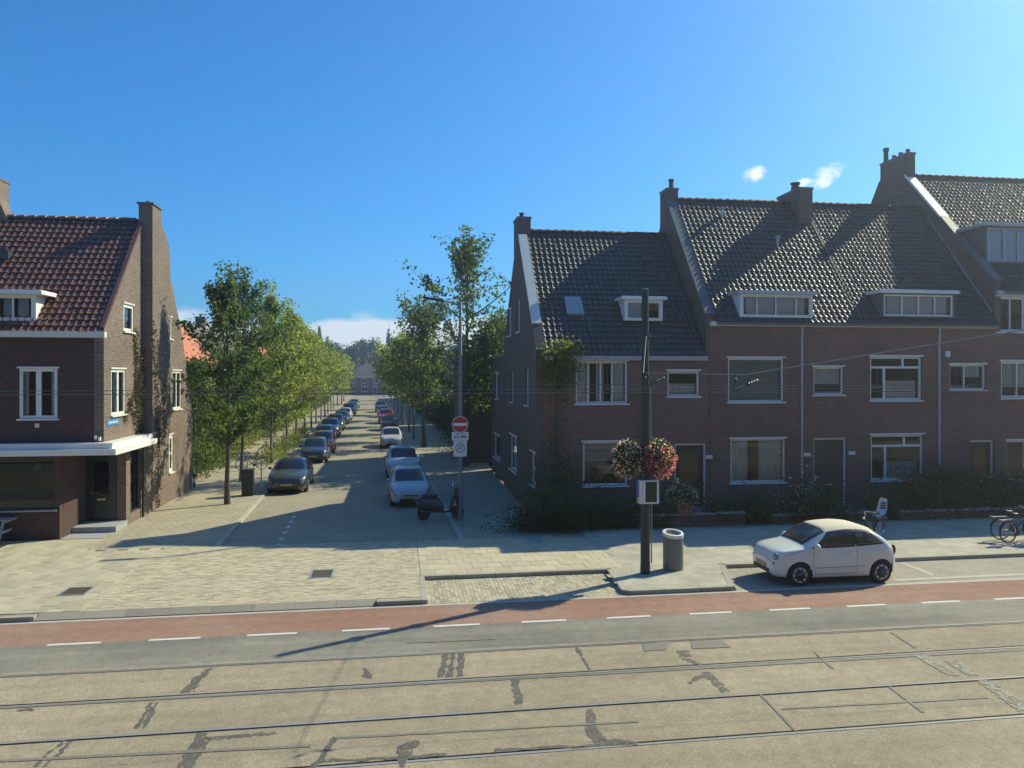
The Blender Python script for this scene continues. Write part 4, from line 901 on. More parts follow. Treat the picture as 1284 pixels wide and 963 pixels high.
# things seen through the shop window
for i, (a, z, r) in enumerate(((-15.2, 2.25, .16), (-13.6, 2.1, .2), (-12.1, 2.2, .15))):
    t = thing('hanging_lamp', ('small pendant lamp left in the dark shop window', 'wide pendant lamp in the middle of the dark shop window', 'small pendant lamp right in the dark shop window')[i], 'lamp', a, 28.2, z, 'pendant lamps in the shop window')
    m = MB(); m.lathe([(.02, z + .2), (r * .4, z + .16), (r, z), (r * .9, z)], (a, 28.2, 0), 14); m.build('lamp_shade', 'white_plastic', t, smooth=True)
    m = MB(); m.tube([(a, 28.2, z + .18), (a, 28.2, 3.04)], .012, 5); m.build('cord', 'black_metal', t)

# ------------------------------------------------------------------ houses further back
def plain_house(name, label, a0, a1, c0, c1, ze, zr, mat, rmat, wins=(), group='houses behind the street trees', rot=None, org=None, sides=(), flat=False, ridge_along='c'):
    if org: h = thing_w(name, label, 'house', org[0], org[1], 0, rot, group)
    else: h = thing(name, label, 'house', a0, c0, 0, group)
    m = MB(); m.plate(a0, a1, 0, ze, [w[:4] for w in wins], c0, c0 + .25); m.build('front_wall', mat, h)
    m = MB(); m.plate(c0 + .25, c1, 0, ze, [w[:4] for w in sides if w[4] < 0], a0, a0 + .25, 'y'); m.build('side_wall', mat, h)
    m = MB(); m.plate(c0 + .25, c1, 0, ze, [w[:4] for w in sides if w[4] > 0], a1 - .25, a1, 'y'); m.build('side_wall', mat, h)
    m = MB(); m.box(a0 + .25, a1 - .25, c1 - .25, c1, 0, ze); m.build('back_wall', mat, h)
    for w in wins: window(h, 'x', *w[:4], c0, 1, even(w[4], w[5]), curtain=('lace', [(.1, .9, .3, 1)]) if w[3] - w[2] > .9 else None)
    for w in sides: window(h, 'y', *w[:4], a0 if w[4] < 0 else a1, 1 if w[4] < 0 else -1, even(2, 1), curtain=('lace', [(.1, .9, 0, 1)]))
    if flat: m = MB(); m.box(a0 - .1, a1 + .1, c0 - .1, c1 + .1, ze, ze + .2); m.build('roof', rmat, h)
    else:
        if ridge_along == 'c':      # ridge runs away along c, slopes face +-a
            am = (a0 + a1) / 2; m = MB(); o = .3
            for s, ae in ((1, a0 - o), (-1, a1 + o)):
                m.add([(ae, c0 - .1, ze - .1), (am, c0 - .1, zr), (am, c1 + .1, zr), (ae, c1 + .1, ze - .1)], [(0, 1, 2, 3)])
            m.build('roof', rmat, h)
            m = MB(); m.add([(a0, c0 + .02, ze), (a1, c0 + .02, ze), (am, c0 + .02, zr - .1)], [(0, 1, 2)]); m.add([(a0, c1 - .02, ze), (a1, c1 - .02, ze), (am, c1 - .02, zr - .1)], [(0, 1, 2)]); m.build('gable_wall', mat, h)
            chimney(h, am - .4, am + .4, (c0 + c1) / 2 - .4, (c0 + c1) / 2 + .4, zr - 1, zr + .9, [(.5, .5, .12, .3)])
    return h
h2 = plain_house('garden_house', 'low dark brick house half hidden by trees behind the corner house', 3.95, 11.5, 46.9, 54, 7.0, 7.2, 'brick_right_gable', 'lead',
      wins=[(*px_win(46.9, 604, 619, 467, 500), 1, 1), (*px_win(46.9, 583, 603, 443, 459), 3, 1), (*px_win(46.9, 606, 613, 442, 455), 1, 1)], flat=True)
ex = thing('rear_extension', 'flat roofed brick extension behind the corner house with narrow windows', 'extension', 5.3, 37.12, 0)
exw = [px_side(5.3, 620.5, 625.5, 468, 500), px_side(5.3, 619, 627, 545, 575)]
m = MB(); m.plate(37.12, 43.2, 0, 6.3, exw, 5.3, 5.55, 'y'); m.build('side_wall', 'brick_right_gable', ex)
m = MB(); m.box(5.55, 10.5, 42.9, 43.2, 0, 6.3); m.build('back_wall', 'brick_right_gable', ex); m = MB(); m.box(5.2, 10.6, 37.13, 43.3, 6.3, 6.48); m.build('roof', 'lead', ex)
for w in exw: window(ex, 'y', *w, 5.3, 1, even(1, 1), curtain=('lace', [(0, 1, 0, 1)]))
# a row on the left of the side street, behind the trees (r = -11 ... -20)
lab = ['brick house with a bright orange tiled roof behind the first street tree', 'second brick house behind the left row of trees, brown roofed', 'third brick house behind the left row of trees', 'farthest brick house along the left row of trees']
for i, (d0, d1, rm, ze, zr) in enumerate(((19, 34, 'tile_orange', 6.4, 11.2), (36, 60, 'tile_brown', 6.2, 10.2), (62, 100, 'tile_orange', 6.2, 10.2), (102, 150, 'tile_brown', 6.0, 10.0))):
    X, Y = t2w(0, 0); n = int((d1 - d0) / 3.2)
    sides = [(d0 + .9 + k * 3.2, d0 + 2.4 + k * 3.2, z0, z0 + 1.5, 1) for k in range(n) for z0 in (1.0, 4.0)]
    plain_house('terrace_house', lab[i], -19.5, -11.2, d0, d1, ze, zr, 'brick_far', rm, wins=[(-17.5, -16, 4, 5.5, 2, 1), (-14, -12.5, 4, 5.5, 2, 1)], org=(X, Y), rot=PH, sides=sides)
lab = ['dark brick house behind the big tree on the right of the street', 'long brick house behind the right row of trees', 'farthest brick house behind the right row of trees']
for i, (d0, d1, ze, zr) in enumerate(((30, 52, 6.2, 9.6), (56, 95, 6.2, 10.0), (98, 150, 6.0, 9.8))):
    n = int((d1 - d0) / 3.2)
    sides = [(d0 + .9 + k * 3.2, d0 + 2.4 + k * 3.2, z0, z0 + 1.5, -1) for k in range(n) for z0 in (1.0, 4.0)]
    plain_house('terrace_house', lab[i], 9.8, 18, d0, d1, ze, zr, 'brick_far', 'tile_brown', org=t2w(0, 0), rot=PH, sides=sides)
# the row that closes the street
for i in range(9):
    X0 = -70 + i * 9.5; labs = 'far terraced house closing the street, ' + ('left end of its row', 'second from the left end of the row', 'third from the left of the row', 'half behind the left trees', 'straight ahead at the left kerb', 'straight ahead in the street axis', 'half behind the right trees', 'hidden right end but one', 'right end of its row')[i]
    h = thing_w('far_house', labs, 'house', X0, 207, 0, 0, 'far terrace closing the street')
    ws = [(x, x + 1.5, z0, z0 + 1.4) for x in (.8, 3.9, 7.0) for z0 in (3.1,)] + [(.8, 2.6, .8, 2.3), (7.0, 8.8, .8, 2.3)] + [(3.9, 5.0, .1, 2.3)]
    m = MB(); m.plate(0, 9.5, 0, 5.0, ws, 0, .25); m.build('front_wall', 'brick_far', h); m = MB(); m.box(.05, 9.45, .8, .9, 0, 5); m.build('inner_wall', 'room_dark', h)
    for w in ws: window(h, 'x', *w, 0, 1, even(2 if w[1] - w[0] > 1.2 else 1), fw=.16, bar=.14)
    m = MB(); m.add([(0, -.4, 4.9), (9.5, -.4, 4.9), (9.5, 5, 8.7), (0, 5, 8.7), (0, 10.4, 4.9), (9.5, 10.4, 4.9)], [(0, 1, 2, 3), (3, 2, 5, 4)]); ro = m.build('roof', 'tile_brown', h)
    m = MB(); m.box(0, 9.5, -.55, -.38, 4.7, 4.92); m.build('gutter', 'white_paint', h)
    chimney(h, .3, 1.1, 4.6, 5.4, 8, 9.6, [(.5, .5, .14, .3)])
t = thing_w('tower_block', 'pale distant tower block rising beside the far poplars', 'building', gw(419, 480)[0] / gw(419, 480)[1] * 800, 800, 0)
m = MB(); m.box(-4, 5, 0, 12, 0, 39); m.build('wall', 'grey_paint', t)
m = MB()
for k in range(11): m.box(-3.6, 4.6, -.12, -.01, 3 + k * 3.2, 4.5 + k * 3.2)
m.build('window_band', 'car_glass', t)
# the terrace on our own side of the road, from whose window we look out; it bounces sun and bounds the sky in the panes opposite
nw = []
for i in range(16):
    for z0 in (.9, 4.4, 7.6): nw.append((-56 + i * 7.2, -53.6 + i * 7.2, z0, z0 + 1.7))
own = thing('opposite_terrace', 'brick terrace on the near side of the tram road, outside the picture', 'terrace', 0, -.6, 0)
m = MB(); m.plate(-60, 60, -.1, 10.6, nw, -.9, -.6); m.build('front_wall', 'brick_chimney', own)
m = MB(); m.box(-60, 60, -2.4, -2.3, -.1, 10.5); m.build('inner_wall', 'room_dark', own)
for w in nw: window(own, 'x', *w, -.6, -1, even(2), sill=True, lintel=False)
m = MB(); m.add([(-60, -.3, 10.5), (60, -.3, 10.5), (60, -5, 13.2), (-60, -5, 13.2), (60, -9.5, 10.5), (-60, -9.5, 10.5)], [(0, 1, 2, 3), (3, 2, 4, 5)]); m.build('roof', 'tile_brown', own)
nearp = MB(); nearp.poly([(-70, -.6), (110, -.6), (110, 3.0), (-70, 3.0)], -.02); struct('near_pavement', nearp, 'path_brick')
# ------------------------------------------------------------------ trees and shrubs
def tree(name, label, X, Y, h, rad, cb, nleaf, lsize, lmat, seed, group, bark='bark', shape=1.0, top=.12, droop=0., trunk_r=None, z=0., spread=.33, nl=22, lean=0., cat='tree', gap=0.):
    rng = np.random.default_rng(seed); r = random.Random(seed)
    t = thing_w(name, label, cat, X, Y, z, 0, group)
    tr = trunk_r or h * .0125; m = MB()
    ax = [(0, 0, 0)]; n = 8
    for i in range(1, n + 1): ax.append((ax[-1][0] + r.uniform(-.06, .06) + lean / n, ax[-1][1] + r.uniform(-.06, .06), h * .95 * i / n))
    m.tube(ax, [tr * (1.25 if i == 0 else (1 - .85 * i / n)) for i in range(n + 1)], 9)
    def axis(zz):
        f = min(max(zz / (h * .95) * n, 0), n - 1e-6); i = int(f); f -= i; p, q = Vector(ax[i]), Vector(ax[i + 1]); return p.lerp(q, f)
    P = []
    for k in range(nl):
        f = (k + r.uniform(.2, .8)) / nl; zz = cb + (h * .93 - cb) * f ** .9
        # crown outline: widest about a third of the way up
        prof = (min(1, (f + .18) / .42)) ** .7 * (1 - max(0, f - .3) / .7) ** (.75 * shape) + top * (1 - f * .5)
        L_ = rad * prof * r.choice((r.uniform(.55, .85), r.uniform(.8, 1.15), r.uniform(1.0, 1.4))); ang = k * 2.399 + r.uniform(-.4, .4); up = r.uniform(.2, .75) + (.5 * f + (r.uniform(0, 1.4) if f > .55 else 0)) - droop
        b = axis(zz); d = Vector((math.cos(ang), math.sin(ang), up)).normalized()
        pts = [b]; q = b
        for s in range(4):
            d = (d + Vector((r.uniform(-.22, .22), r.uniform(-.22, .22), r.uniform(-.05, .22) - droop * .3))).normalized(); q = q + d * L_ / 4; pts.append(q)
        br = max(.012, tr * .38 * (1 - .6 * f)); m.tube(pts, [br, br * .8, br * .6, br * .42, br * .2], 5)
        cnt = int(nleaf / nl * (.45 + .8 * prof) * r.uniform(.7, 1.3))
        # side twigs carry the leaves in clumps
        tw = []
        for s in range(1, 5):
            for _ in range(2):
                e = pts[s] + Vector((r.gauss(0, 1), r.gauss(0, 1), r.gauss(.25, .6))) * L_ * .20; m.tube([pts[s], e], [br * .3, br * .1], 3, cap=False); tw.append((pts[s], e))
        for (p, e) in tw + [(pts[2], pts[3]), (pts[3], pts[4]), (pts[4], pts[4] + d * .3)]:
            c = max(3, cnt // (len(tw) + 3)); w = rng.uniform(0, 1.05, c)[:, None]; sp = spread * (.35 + .5 * min(1.2, L_ / 1.6)) * r.uniform(.55, 1.1)
            P.append(np.array(p)[None] * (1 - w) + np.array(e)[None] * w + np.clip(rng.normal(size=(c, 3)), -1.5, 1.5) * np.array([sp, sp, sp * .7]))
    c = int(nleaf * .05); w = rng.uniform(.78, 1.03, c)[:, None]
    P.append(np.array([0, 0, h])[None] * w + np.array([ax[-1][0], ax[-1][1], 0])[None] + rng.normal(size=(c, 3)) * np.array([.22, .22, .15]))
    P = np.concatenate(P); P = P[P[:, 2] > cb * .55]
    m.build('trunk', bark, t, smooth=True); leaves('crown', P, lsize, lmat, t, seed, flat=.4); return t
GL, GR = 'street trees along the left pavement', 'street trees along the right pavement'
X, Y = gw(285, 632)
tree('street_tree', 'nearest street tree, slim and dark green, on the sunny pavement before the parked dark car', X, Y, 9.75, 2.05, 2.1, 5200, .19, 'leaf_dark', 11, GL, shape=.95, nl=26, spread=.20, trunk_r=.11, top=.2)
lt = ['second street tree from the near end of the left row, dark and bushy', 'third street tree of the left row, yellow green', 'fourth street tree of the left row', 'fifth street tree of the left row', 'sixth street tree of the left row', 'seventh street tree of the left row', 'eighth street tree of the left row', 'ninth street tree of the left row', 'tenth street tree of the left row', 'eleventh street tree of the left row', 'twelfth street tree of the left row', 'last visible street tree of the left row']
for i in range(12):
    d = 9.0 + i * 7.6 + (i % 3) * .5; X, Y = t2w(-4.75 - (.5 if i == 0 else 0), d); h = (10.6, 10.7, 10.2, 9.8, 9.4, 9.6, 9.0, 9.4, 9.2, 9.0, 9.3, 9.0)[i]
    n = int(6600 * (41. / Y) ** 1.1) + 900; mt = ('leaf_dark', 'leaf_yellow', 'leaf_yellow', 'leaf_mid', 'leaf_mid', 'leaf_yellow', 'leaf_mid', 'leaf_mid')[i % 8]
    tree('street_tree', lt[i], X, Y, h, (2.9, 2.5, 2.5, 2.6, 2.5, 2.6, 2.6, 2.6)[i % 8], 2.3 if i < 2 else 2.5, n, .17 * (Y / 41.) ** .55, mt, 20 + i, GL, bark='bark_pale', shape=.85, nl=28, spread=.29, trunk_r=.09)
# garden trees and bushes deeper on the left fill the gaps between the trunks
for i, (r_, d, h, rad) in enumerate(((-8.6, 14, 6.2, 2.2), (-9.4, 19.5, 5.6, 2.0), (-9.0, 28, 5.0, 2.0), (-9.2, 40, 5.5, 2.2), (-9.2, 55, 5.5, 2.4), (-9.2, 75, 5.5, 2.6))):
    X, Y = t2w(r_, d)
    tree('garden_tree', ('bushy garden tree behind the gable of the shop', 'garden tree before the orange roofed house', 'third garden tree behind the left street trees', 'fourth garden tree behind the left street trees', 'fifth garden tree behind the left street trees', 'farthest garden tree behind the left street trees')[i], X, Y, h, rad, .8, 3200, .19, 'leaf_dark' if i % 2 == 0 else 'leaf_mid', 50 + i, 'garden trees on the left', nl=18, spread=.5, shape=.7)
for i, d in enumerate((17.3, 24, 31, 38)):                                # young shrubs and bikes strip beside the cars
    X, Y = t2w(-4.7, d); rng = np.random.default_rng(70 + i)
    t = thing_w('pavement_shrub', ('low shrub behind the first dark parked car', 'second low shrub beside the parked cars', 'third low shrub beside the parked cars', 'fourth low shrub beside the parked cars')[i], 'shrub', X, Y, 0, 0, 'shrubs at the left kerb')
    P = rng.normal(size=(900, 3)) * np.array([.5, .7, .45]); P[:, 2] = np.abs(P[:, 2]) + .1
    leaves('foliage', P, .12, 'leaf_mid', t, 70 + i); m = MB()
    for k in range(5): a = k * 1.3; m.tube([(0, 0, 0), (.3 * math.cos(a), .3 * math.sin(a), .7)], [.02, .008], 5)
    m.build('stem', 'bark', t)
# right side of the street
tree('street_tree', 'tall loose crowned tree rising above the garden house behind the lamp post', -2.75, 45.2, 13.8, 4.1, 3.6, 4200, .25, 'leaf_dark', 91, None, nl=26, spread=.30, shape=1.0, trunk_r=.19)
tree('street_tree', 'dark dense tree left of the tall loose crowned tree', -6.6, 57.5, 10.3, 3.3, 2.6, 5200, .26, 'leaf_dark', 92, None, nl=26, spread=.5, shape=.7, lean=-.3, trunk_r=.16)
tree('street_tree', 'low shaded tree before the windows of the garden house', -.9, 45.6, 8.3, 3.0, 1.8, 5000, .24, 'leaf_dark', 98, None, nl=22, spread=.5, shape=.5, trunk_r=.12)
rl = ['young pale trunked tree behind the white parked car on the right', 'second tree of the right row, light green', 'third tree of the right row, dark', 'fourth tree of the right row', 'fifth tree of the right row', 'sixth tree of the right row', 'last visible tree of the right row']
for i, (r_, d) in enumerate(((-4.6, 104), (-4.4, 116), (-4.5, 130), (-9.5, 160), (-16, 163), (6.5, 135), (12, 164))):
    X, Y = t2w(r_, d); tree('street_tree', 'small far tree at the street end, ' + ('first past the left row', 'second past the left row', 'third past the left row', 'at the left corner', 'outermost on the left', 'first past the right row', 'at the right corner')[i], X, Y, 8.2 + (i % 3) * .6, 2.9, 1.8, 1500, .42, ('leaf_mid', 'leaf_yellow', 'leaf_dark')[i % 3], 400 + i, 'far street trees', nl=16, spread=.55, shape=.7, trunk_r=.1)
for i, (r_, d, h, rad, mt) in enumerate(((4.75, 33, 7.9, 3.0, 'leaf_mid'), (4.7, 41, 8.4, 3.0, 'leaf_yellow'), (4.7, 51, 8.6, 2.9, 'leaf_dark'), (4.7, 62, 8.8, 2.9, 'leaf_mid'), (4.7, 75, 9.0, 3.0, 'leaf_dark'), (4.7, 92, 9.0, 3.0, 'leaf_mid'), (4.7, 115, 9.2, 3.2, 'leaf_mid'))):
    X, Y = t2w(r_, d); tree('street_tree', rl[i], X, Y, h, rad, 2.6, int(6000 * (63 / Y) ** 1.2) + 700, .25 * (Y / 63.) ** .5, mt, 100 + i, GR, bark='bark_pale', nl=22, spread=.5, shape=.7, trunk_r=.09)
for i, (r_, d, s) in enumerate(((7.6, 17, 1.0), (7.8, 21, 1.3), (8.2, 29, 1.5))):
    X, Y = t2w(r_, d); rng = np.random.default_rng(130 + i); t = thing_w('garden_shrub', ('first shaded shrub along the right garden wall of the side street', 'second shaded shrub along the right garden wall of the side street', 'third shaded shrub along the right garden wall of the side street')[i], 'shrub', X, Y, 0, 0, 'shrubs on the right of the side street')
    P = rng.normal(size=(1300, 3)) * np.array([.5, .9, .6]) * s; P[:, 2] = np.abs(P[:, 2]) + .1; leaves('foliage', P, .14, 'leaf_shrub', t, i)
# far trees behind the closing terrace
far = [(400, 411, 224, 'p', 'tall far poplar above the left street trees'), (410, 424, 230, 'p', 'second far poplar, lower, right of the tall one'), (487, 415, 228, 'p', 'small pointed far poplar above the right trees'),
       (440, 437, 240, 'r', 'round far tree left behind the closing terrace'), (454, 428, 246, 'r', 'broad round far tree in the middle behind the closing terrace'), (468, 431, 240, 'r', 'round far tree right behind the closing terrace'), (478, 440, 244, 'r', 'lowest round far tree behind the closing terrace'), (426, 444, 250, 'r', 'far tree beside the tower block'), (391, 425, 236, 'p', 'third far poplar, left of the tall one'), (500, 425, 250, 'r', 'far tree over the right row of trees')]
for i, (u, vt, Y, ty, lb) in enumerate(far):
    X = (u - CU) / FPX * Y; h = EYE + (CV - vt) / FPX * Y
    tree('poplar' if ty == 'p' else 'far_tree', lb, X, Y, h, 1.7 if ty == 'p' else 5.0, 1.5, 2400 if ty == 'p' else 4200, .62, 'leaf_far', 150 + i, 'far trees', nl=20, spread=.55 if ty == 'p' else 1.1, shape=.6, droop=-.7 if ty == 'p' else 0)
# horizon woodland on both sides, one mass
rng = np.random.default_rng(5); n = 16000; X = rng.uniform(-420, 420, n); Yy = rng.uniform(285, 330, n); Z = rng.beta(1.4, 1.6, n) * (8 + 3.5 * np.sin(X * .05) + 2 * np.sin(X * .21 + 1))
wood = leaves('far_woodland', np.stack([X, Yy, Z], 1), 2.2, 'leaf_far', None, 9, kind='stuff'); wood['label'] = 'low line of far trees along the horizon'; wood['category'] = 'woodland'

# ------------------------------------------------------------------ front gardens
def hedge_run(label, r0, d0, d1, w, h, mat, seed, group):
    X, Y = t2w(r0, d0); t = thing_w('garden_hedge', label, 'hedge', X, Y, 0, PH, group); rng = np.random.default_rng(seed); n = int((d1 - d0) * 210)
    P = np.stack([rng.uniform(-w, w, n), rng.uniform(0, d1 - d0, n), rng.uniform(0, 1, n) ** .8 * h], 1); P[:, 2] *= 1 + .25 * np.sin(P[:, 1] * 1.3 + seed) * np.sin(P[:, 1] * .37)
    leaves('foliage', P + rng.normal(size=(n, 3)) * .1, .2, mat, t, seed); m = MB()
    for k in range(int(d1 - d0)): m.tube([(0, k + .5, 0), (.1, k + .5, h * .8)], [.025, .01], 4)
    m.build('stem', 'bark', t); return t
HL = ('low hedge behind the first left street trees', 'hedge behind the third left street tree', 'hedge in front of the brown roofed house on the left', 'far hedge along the left pavement', 'farthest hedge along the left pavement')
for i, (d0, d1) in enumerate(((9.5, 18), (18.6, 33), (34, 55), (56, 85), (86, 130))): hedge_run(HL[i], -7.6 - .4 * (i % 2), d0, d1, .6, 1.7 + .3 * (i % 3), 'leaf_mid' if i % 2 else 'leaf_dark', 300 + i, 'hedges of the left gardens')
HR = ('dark hedge in the shade behind the young tree on the right', 'far dark hedge along the right pavement', 'farthest dark hedge along the right pavement')
for i, (d0, d1) in enumerate(((19, 40), (41, 70), (71, 120))): hedge_run(HR[i], 8.3, d0, d1, .8, 2.6, 'leaf_shrub', 320 + i, 'hedges of the right gardens')
def clump(name, label, cat, a, c, z, size, n, ls, mat, seed, group=None, stems=5, flowers=None, box=False):
    t = thing(name, label, cat, a, c, z, group); rng = np.random.default_rng(seed)
    P = rng.uniform(-1, 1, size=(n, 3)) if box else rng.normal(size=(n, 3)) * .5
    if box: P[:, 2] = rng.uniform(0, 1, n); P += rng.normal(size=(n, 3)) * .07
    else:
        P[:, 2] = np.abs(P[:, 2]) * 1.0 + .05
        bl = rng.normal(size=(9, 3)) * np.array([.35, .35, .2]); P[:, :2] += bl[rng.integers(0, 9, n), :2]; P[:, 2] *= (.75 + .5 * rng.uniform(size=9))[rng.integers(0, 9, n)]
    P = P * np.array(size); leaves('foliage', P, ls, mat, t, seed)
    m = MB(); r = random.Random(seed)
    for k in range(stems):
        m.tube([(r.uniform(-.4, .4) * size[0], r.uniform(-.2, .2) * size[1], 0), (r.uniform(-.6, .6) * size[0], r.uniform(-.4, .4) * size[1], size[2] * r.uniform(.7, 1.05))], [.02, .006], 5)
    m.build('stem', 'bark', t, local=True)
    if flowers:
        fm, fn, fs = flowers; Q = P[rng.choice(len(P), fn)] * np.array([1.06, 1.06, 1.06]); leaves('flowers', Q, fs, fm, t, seed + 1)
    return t
def low_wall(label, a0, a1, c, h, group='low garden walls'):
    t = thing('garden_wall', label, 'wall', a0, c, 0, group); m = MB(); m.box(a0, a1, c, c + .22, -.02, h); m.build('wall', BM, t)
    k = max(1, int((a1 - a0) / .5)); w = (a1 - a0) / k; me = MB(); me.box(.003, w - .003, -.03, .25, 0, .06); me = me.mesh('coping_stone'); me.materials.append(M['stone_step'])
    for i in range(k): link_mesh('coping_stone', me, t, (), (i * w, 0, h + .001))
    return t
GC = 25.95
aA = lambda u: pa(u, 650, GC)[0]
low_wall('low brick garden wall under the flowering planter', aA(800), aA(935), GC, .42)
low_wall('low brick garden wall behind the small white car', aA(968), aA(1100), GC, .3)
low_wall('low brick garden wall under the right hedge', aA(1128), aA(1420), GC, .3)
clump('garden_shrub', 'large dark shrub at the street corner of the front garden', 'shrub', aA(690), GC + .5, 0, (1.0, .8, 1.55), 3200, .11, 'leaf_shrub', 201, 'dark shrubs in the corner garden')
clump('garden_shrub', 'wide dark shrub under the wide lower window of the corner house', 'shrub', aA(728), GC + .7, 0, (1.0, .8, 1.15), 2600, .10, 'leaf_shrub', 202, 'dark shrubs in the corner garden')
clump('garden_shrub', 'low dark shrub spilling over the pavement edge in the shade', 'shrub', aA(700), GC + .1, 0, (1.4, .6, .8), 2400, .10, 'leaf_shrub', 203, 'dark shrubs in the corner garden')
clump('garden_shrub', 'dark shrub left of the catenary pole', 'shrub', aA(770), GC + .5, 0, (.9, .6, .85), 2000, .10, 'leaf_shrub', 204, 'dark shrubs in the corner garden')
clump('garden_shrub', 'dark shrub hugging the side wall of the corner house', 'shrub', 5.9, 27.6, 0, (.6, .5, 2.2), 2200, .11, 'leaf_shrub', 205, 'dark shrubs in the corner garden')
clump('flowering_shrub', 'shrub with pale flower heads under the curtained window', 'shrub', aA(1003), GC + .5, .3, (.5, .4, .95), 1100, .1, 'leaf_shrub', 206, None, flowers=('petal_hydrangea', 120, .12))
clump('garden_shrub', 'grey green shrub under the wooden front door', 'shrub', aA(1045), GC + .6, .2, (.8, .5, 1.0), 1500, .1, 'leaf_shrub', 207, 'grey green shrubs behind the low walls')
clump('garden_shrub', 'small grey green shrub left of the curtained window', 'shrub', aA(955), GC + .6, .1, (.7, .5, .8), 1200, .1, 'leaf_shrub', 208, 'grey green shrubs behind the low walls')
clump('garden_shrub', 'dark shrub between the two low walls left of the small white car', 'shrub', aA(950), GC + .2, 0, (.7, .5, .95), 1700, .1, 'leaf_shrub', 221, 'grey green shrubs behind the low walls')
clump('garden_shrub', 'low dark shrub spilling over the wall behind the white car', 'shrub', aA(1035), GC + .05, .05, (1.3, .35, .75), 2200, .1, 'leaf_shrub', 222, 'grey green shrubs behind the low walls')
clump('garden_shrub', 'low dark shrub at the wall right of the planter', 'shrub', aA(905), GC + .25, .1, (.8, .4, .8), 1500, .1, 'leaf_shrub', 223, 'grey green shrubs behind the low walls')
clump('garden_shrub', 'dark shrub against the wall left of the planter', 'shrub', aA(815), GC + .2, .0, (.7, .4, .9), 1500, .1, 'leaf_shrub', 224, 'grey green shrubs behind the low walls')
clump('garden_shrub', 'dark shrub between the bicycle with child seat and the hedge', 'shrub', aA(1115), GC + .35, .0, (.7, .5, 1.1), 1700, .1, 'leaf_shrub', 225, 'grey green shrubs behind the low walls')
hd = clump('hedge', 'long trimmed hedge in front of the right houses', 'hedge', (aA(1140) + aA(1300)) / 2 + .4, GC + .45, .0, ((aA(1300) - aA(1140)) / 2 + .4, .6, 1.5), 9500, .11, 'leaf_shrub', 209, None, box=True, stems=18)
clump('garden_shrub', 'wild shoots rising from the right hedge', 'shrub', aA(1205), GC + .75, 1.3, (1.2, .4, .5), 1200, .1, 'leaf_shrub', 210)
# pot with hydrangea on the wall
ap, zp = aA(857), .49
t = thing('planter', 'terracotta square planter full of pale flowers on the low wall', 'planter', ap, GC + .1, zp)
m = MB(); w0, w1 = .22, .3
m.add([(-w0, -w0, 0), (w0, -w0, 0), (w0, w0, 0), (-w0, w0, 0), (-w1, -w1, .4), (w1, -w1, .4), (w1, w1, .4), (-w1, w1, .4), (-w1 + .04, -w1 + .04, .4), (w1 - .04, -w1 + .04, .4), (w1 - .04, w1 - .04, .4), (-w1 + .04, w1 - .04, .4), (-w0, -w0, .3), (w0, -w0, .3), (w0, w0, .3), (-w0, w0, .3)],
      [(3, 2, 1, 0), (0, 1, 5, 4), (1, 2, 6, 5), (2, 3, 7, 6), (3, 0, 4, 7), (4, 5, 9, 8), (5, 6, 10, 9), (6, 7, 11, 10), (7, 4, 8, 11), (8, 9, 13, 12), (9, 10, 14, 13), (10, 11, 15, 14), (11, 8, 12, 15)])
m.build('pot', 'terracotta', t, local=True)
rng = np.random.default_rng(31); P = rng.normal(size=(1300, 3)) * np.array([.3, .3, .22]) + np.array([0, 0, .62]); leaves('foliage', P, .1, 'leaf_shrub', t, 3)
Q = rng.normal(size=(160, 3)); Q /= np.linalg.norm(Q, axis=1)[:, None]; Q = Q * np.array([.55, .5, .38]) + np.array([0, 0, .62]); leaves('flowers', np.repeat(Q, 4, 0) + rng.normal(size=(640, 3)) * .045, .075, 'petal_hydrangea', t, 4)
# climbers
t = thing('climbing_plant', 'climbing plant lit at its top under the eaves of the corner house', 'plant', 5.9, FC, 0)
rng = np.random.default_rng(41); n = 2600
ca, cz = pa(700, 470, FC); ox = ca - 5.9
n = 1700; P = np.stack([rng.normal(ox, .36, n), -.12 - np.abs(rng.normal(0, .16, n)), rng.normal(cz + .25, .42, n)], 1)
n2 = 500; P2 = np.stack([rng.normal(ox + .25, .32, n2), -.25 - np.abs(rng.normal(0, .12, n2)), rng.normal(cz + .95, .16, n2)], 1)
n3 = 260; P3 = np.stack([rng.normal(ox - .05, .16, n3), -.08 - np.abs(rng.normal(0, .08, n3)), rng.uniform(.5, cz, n3)], 1)
leaves('foliage', np.concatenate([P, P2, P3]), .12, 'leaf_mid', t, 5)
m = MB(); m.tube([(ox - .1, -.06, 0), (ox - .02, -.05, 2), (ox - .08, -.05, 3.6), (ox, -.06, cz + .4)], [.035, .03, .025, .01], 6); m.build('stem', 'bark', t, local=True)
t = thing('ivy', 'withered brown ivy climbing beside the chimney breast of the shop gable', 'ivy', LA, 30.5, 0)
rng = np.random.default_rng(43); PP = []
for (u0, v0, u1, v1, w, n) in ((176, 560, 168, 415, .22, 1100), (176, 560, 160, 500, .12, 320), (172, 520, 178, 440, .25, 700), (172, 480, 155, 525, .1, 160)):
    c0_, z0_ = pc(u0, v0, LA); c1_, z1_ = pc(u1, v1, LA); n = int(n * .6); f = rng.uniform(0, 1, n)
    PP.append(np.stack([np.abs(rng.normal(.04, .05, n)), c0_ + (c1_ - c0_) * f - 30.5 + rng.normal(0, w, n) * (1 - .5 * f), z0_ + (z1_ - z0_) * f + rng.normal(0, .1, n)], 1))
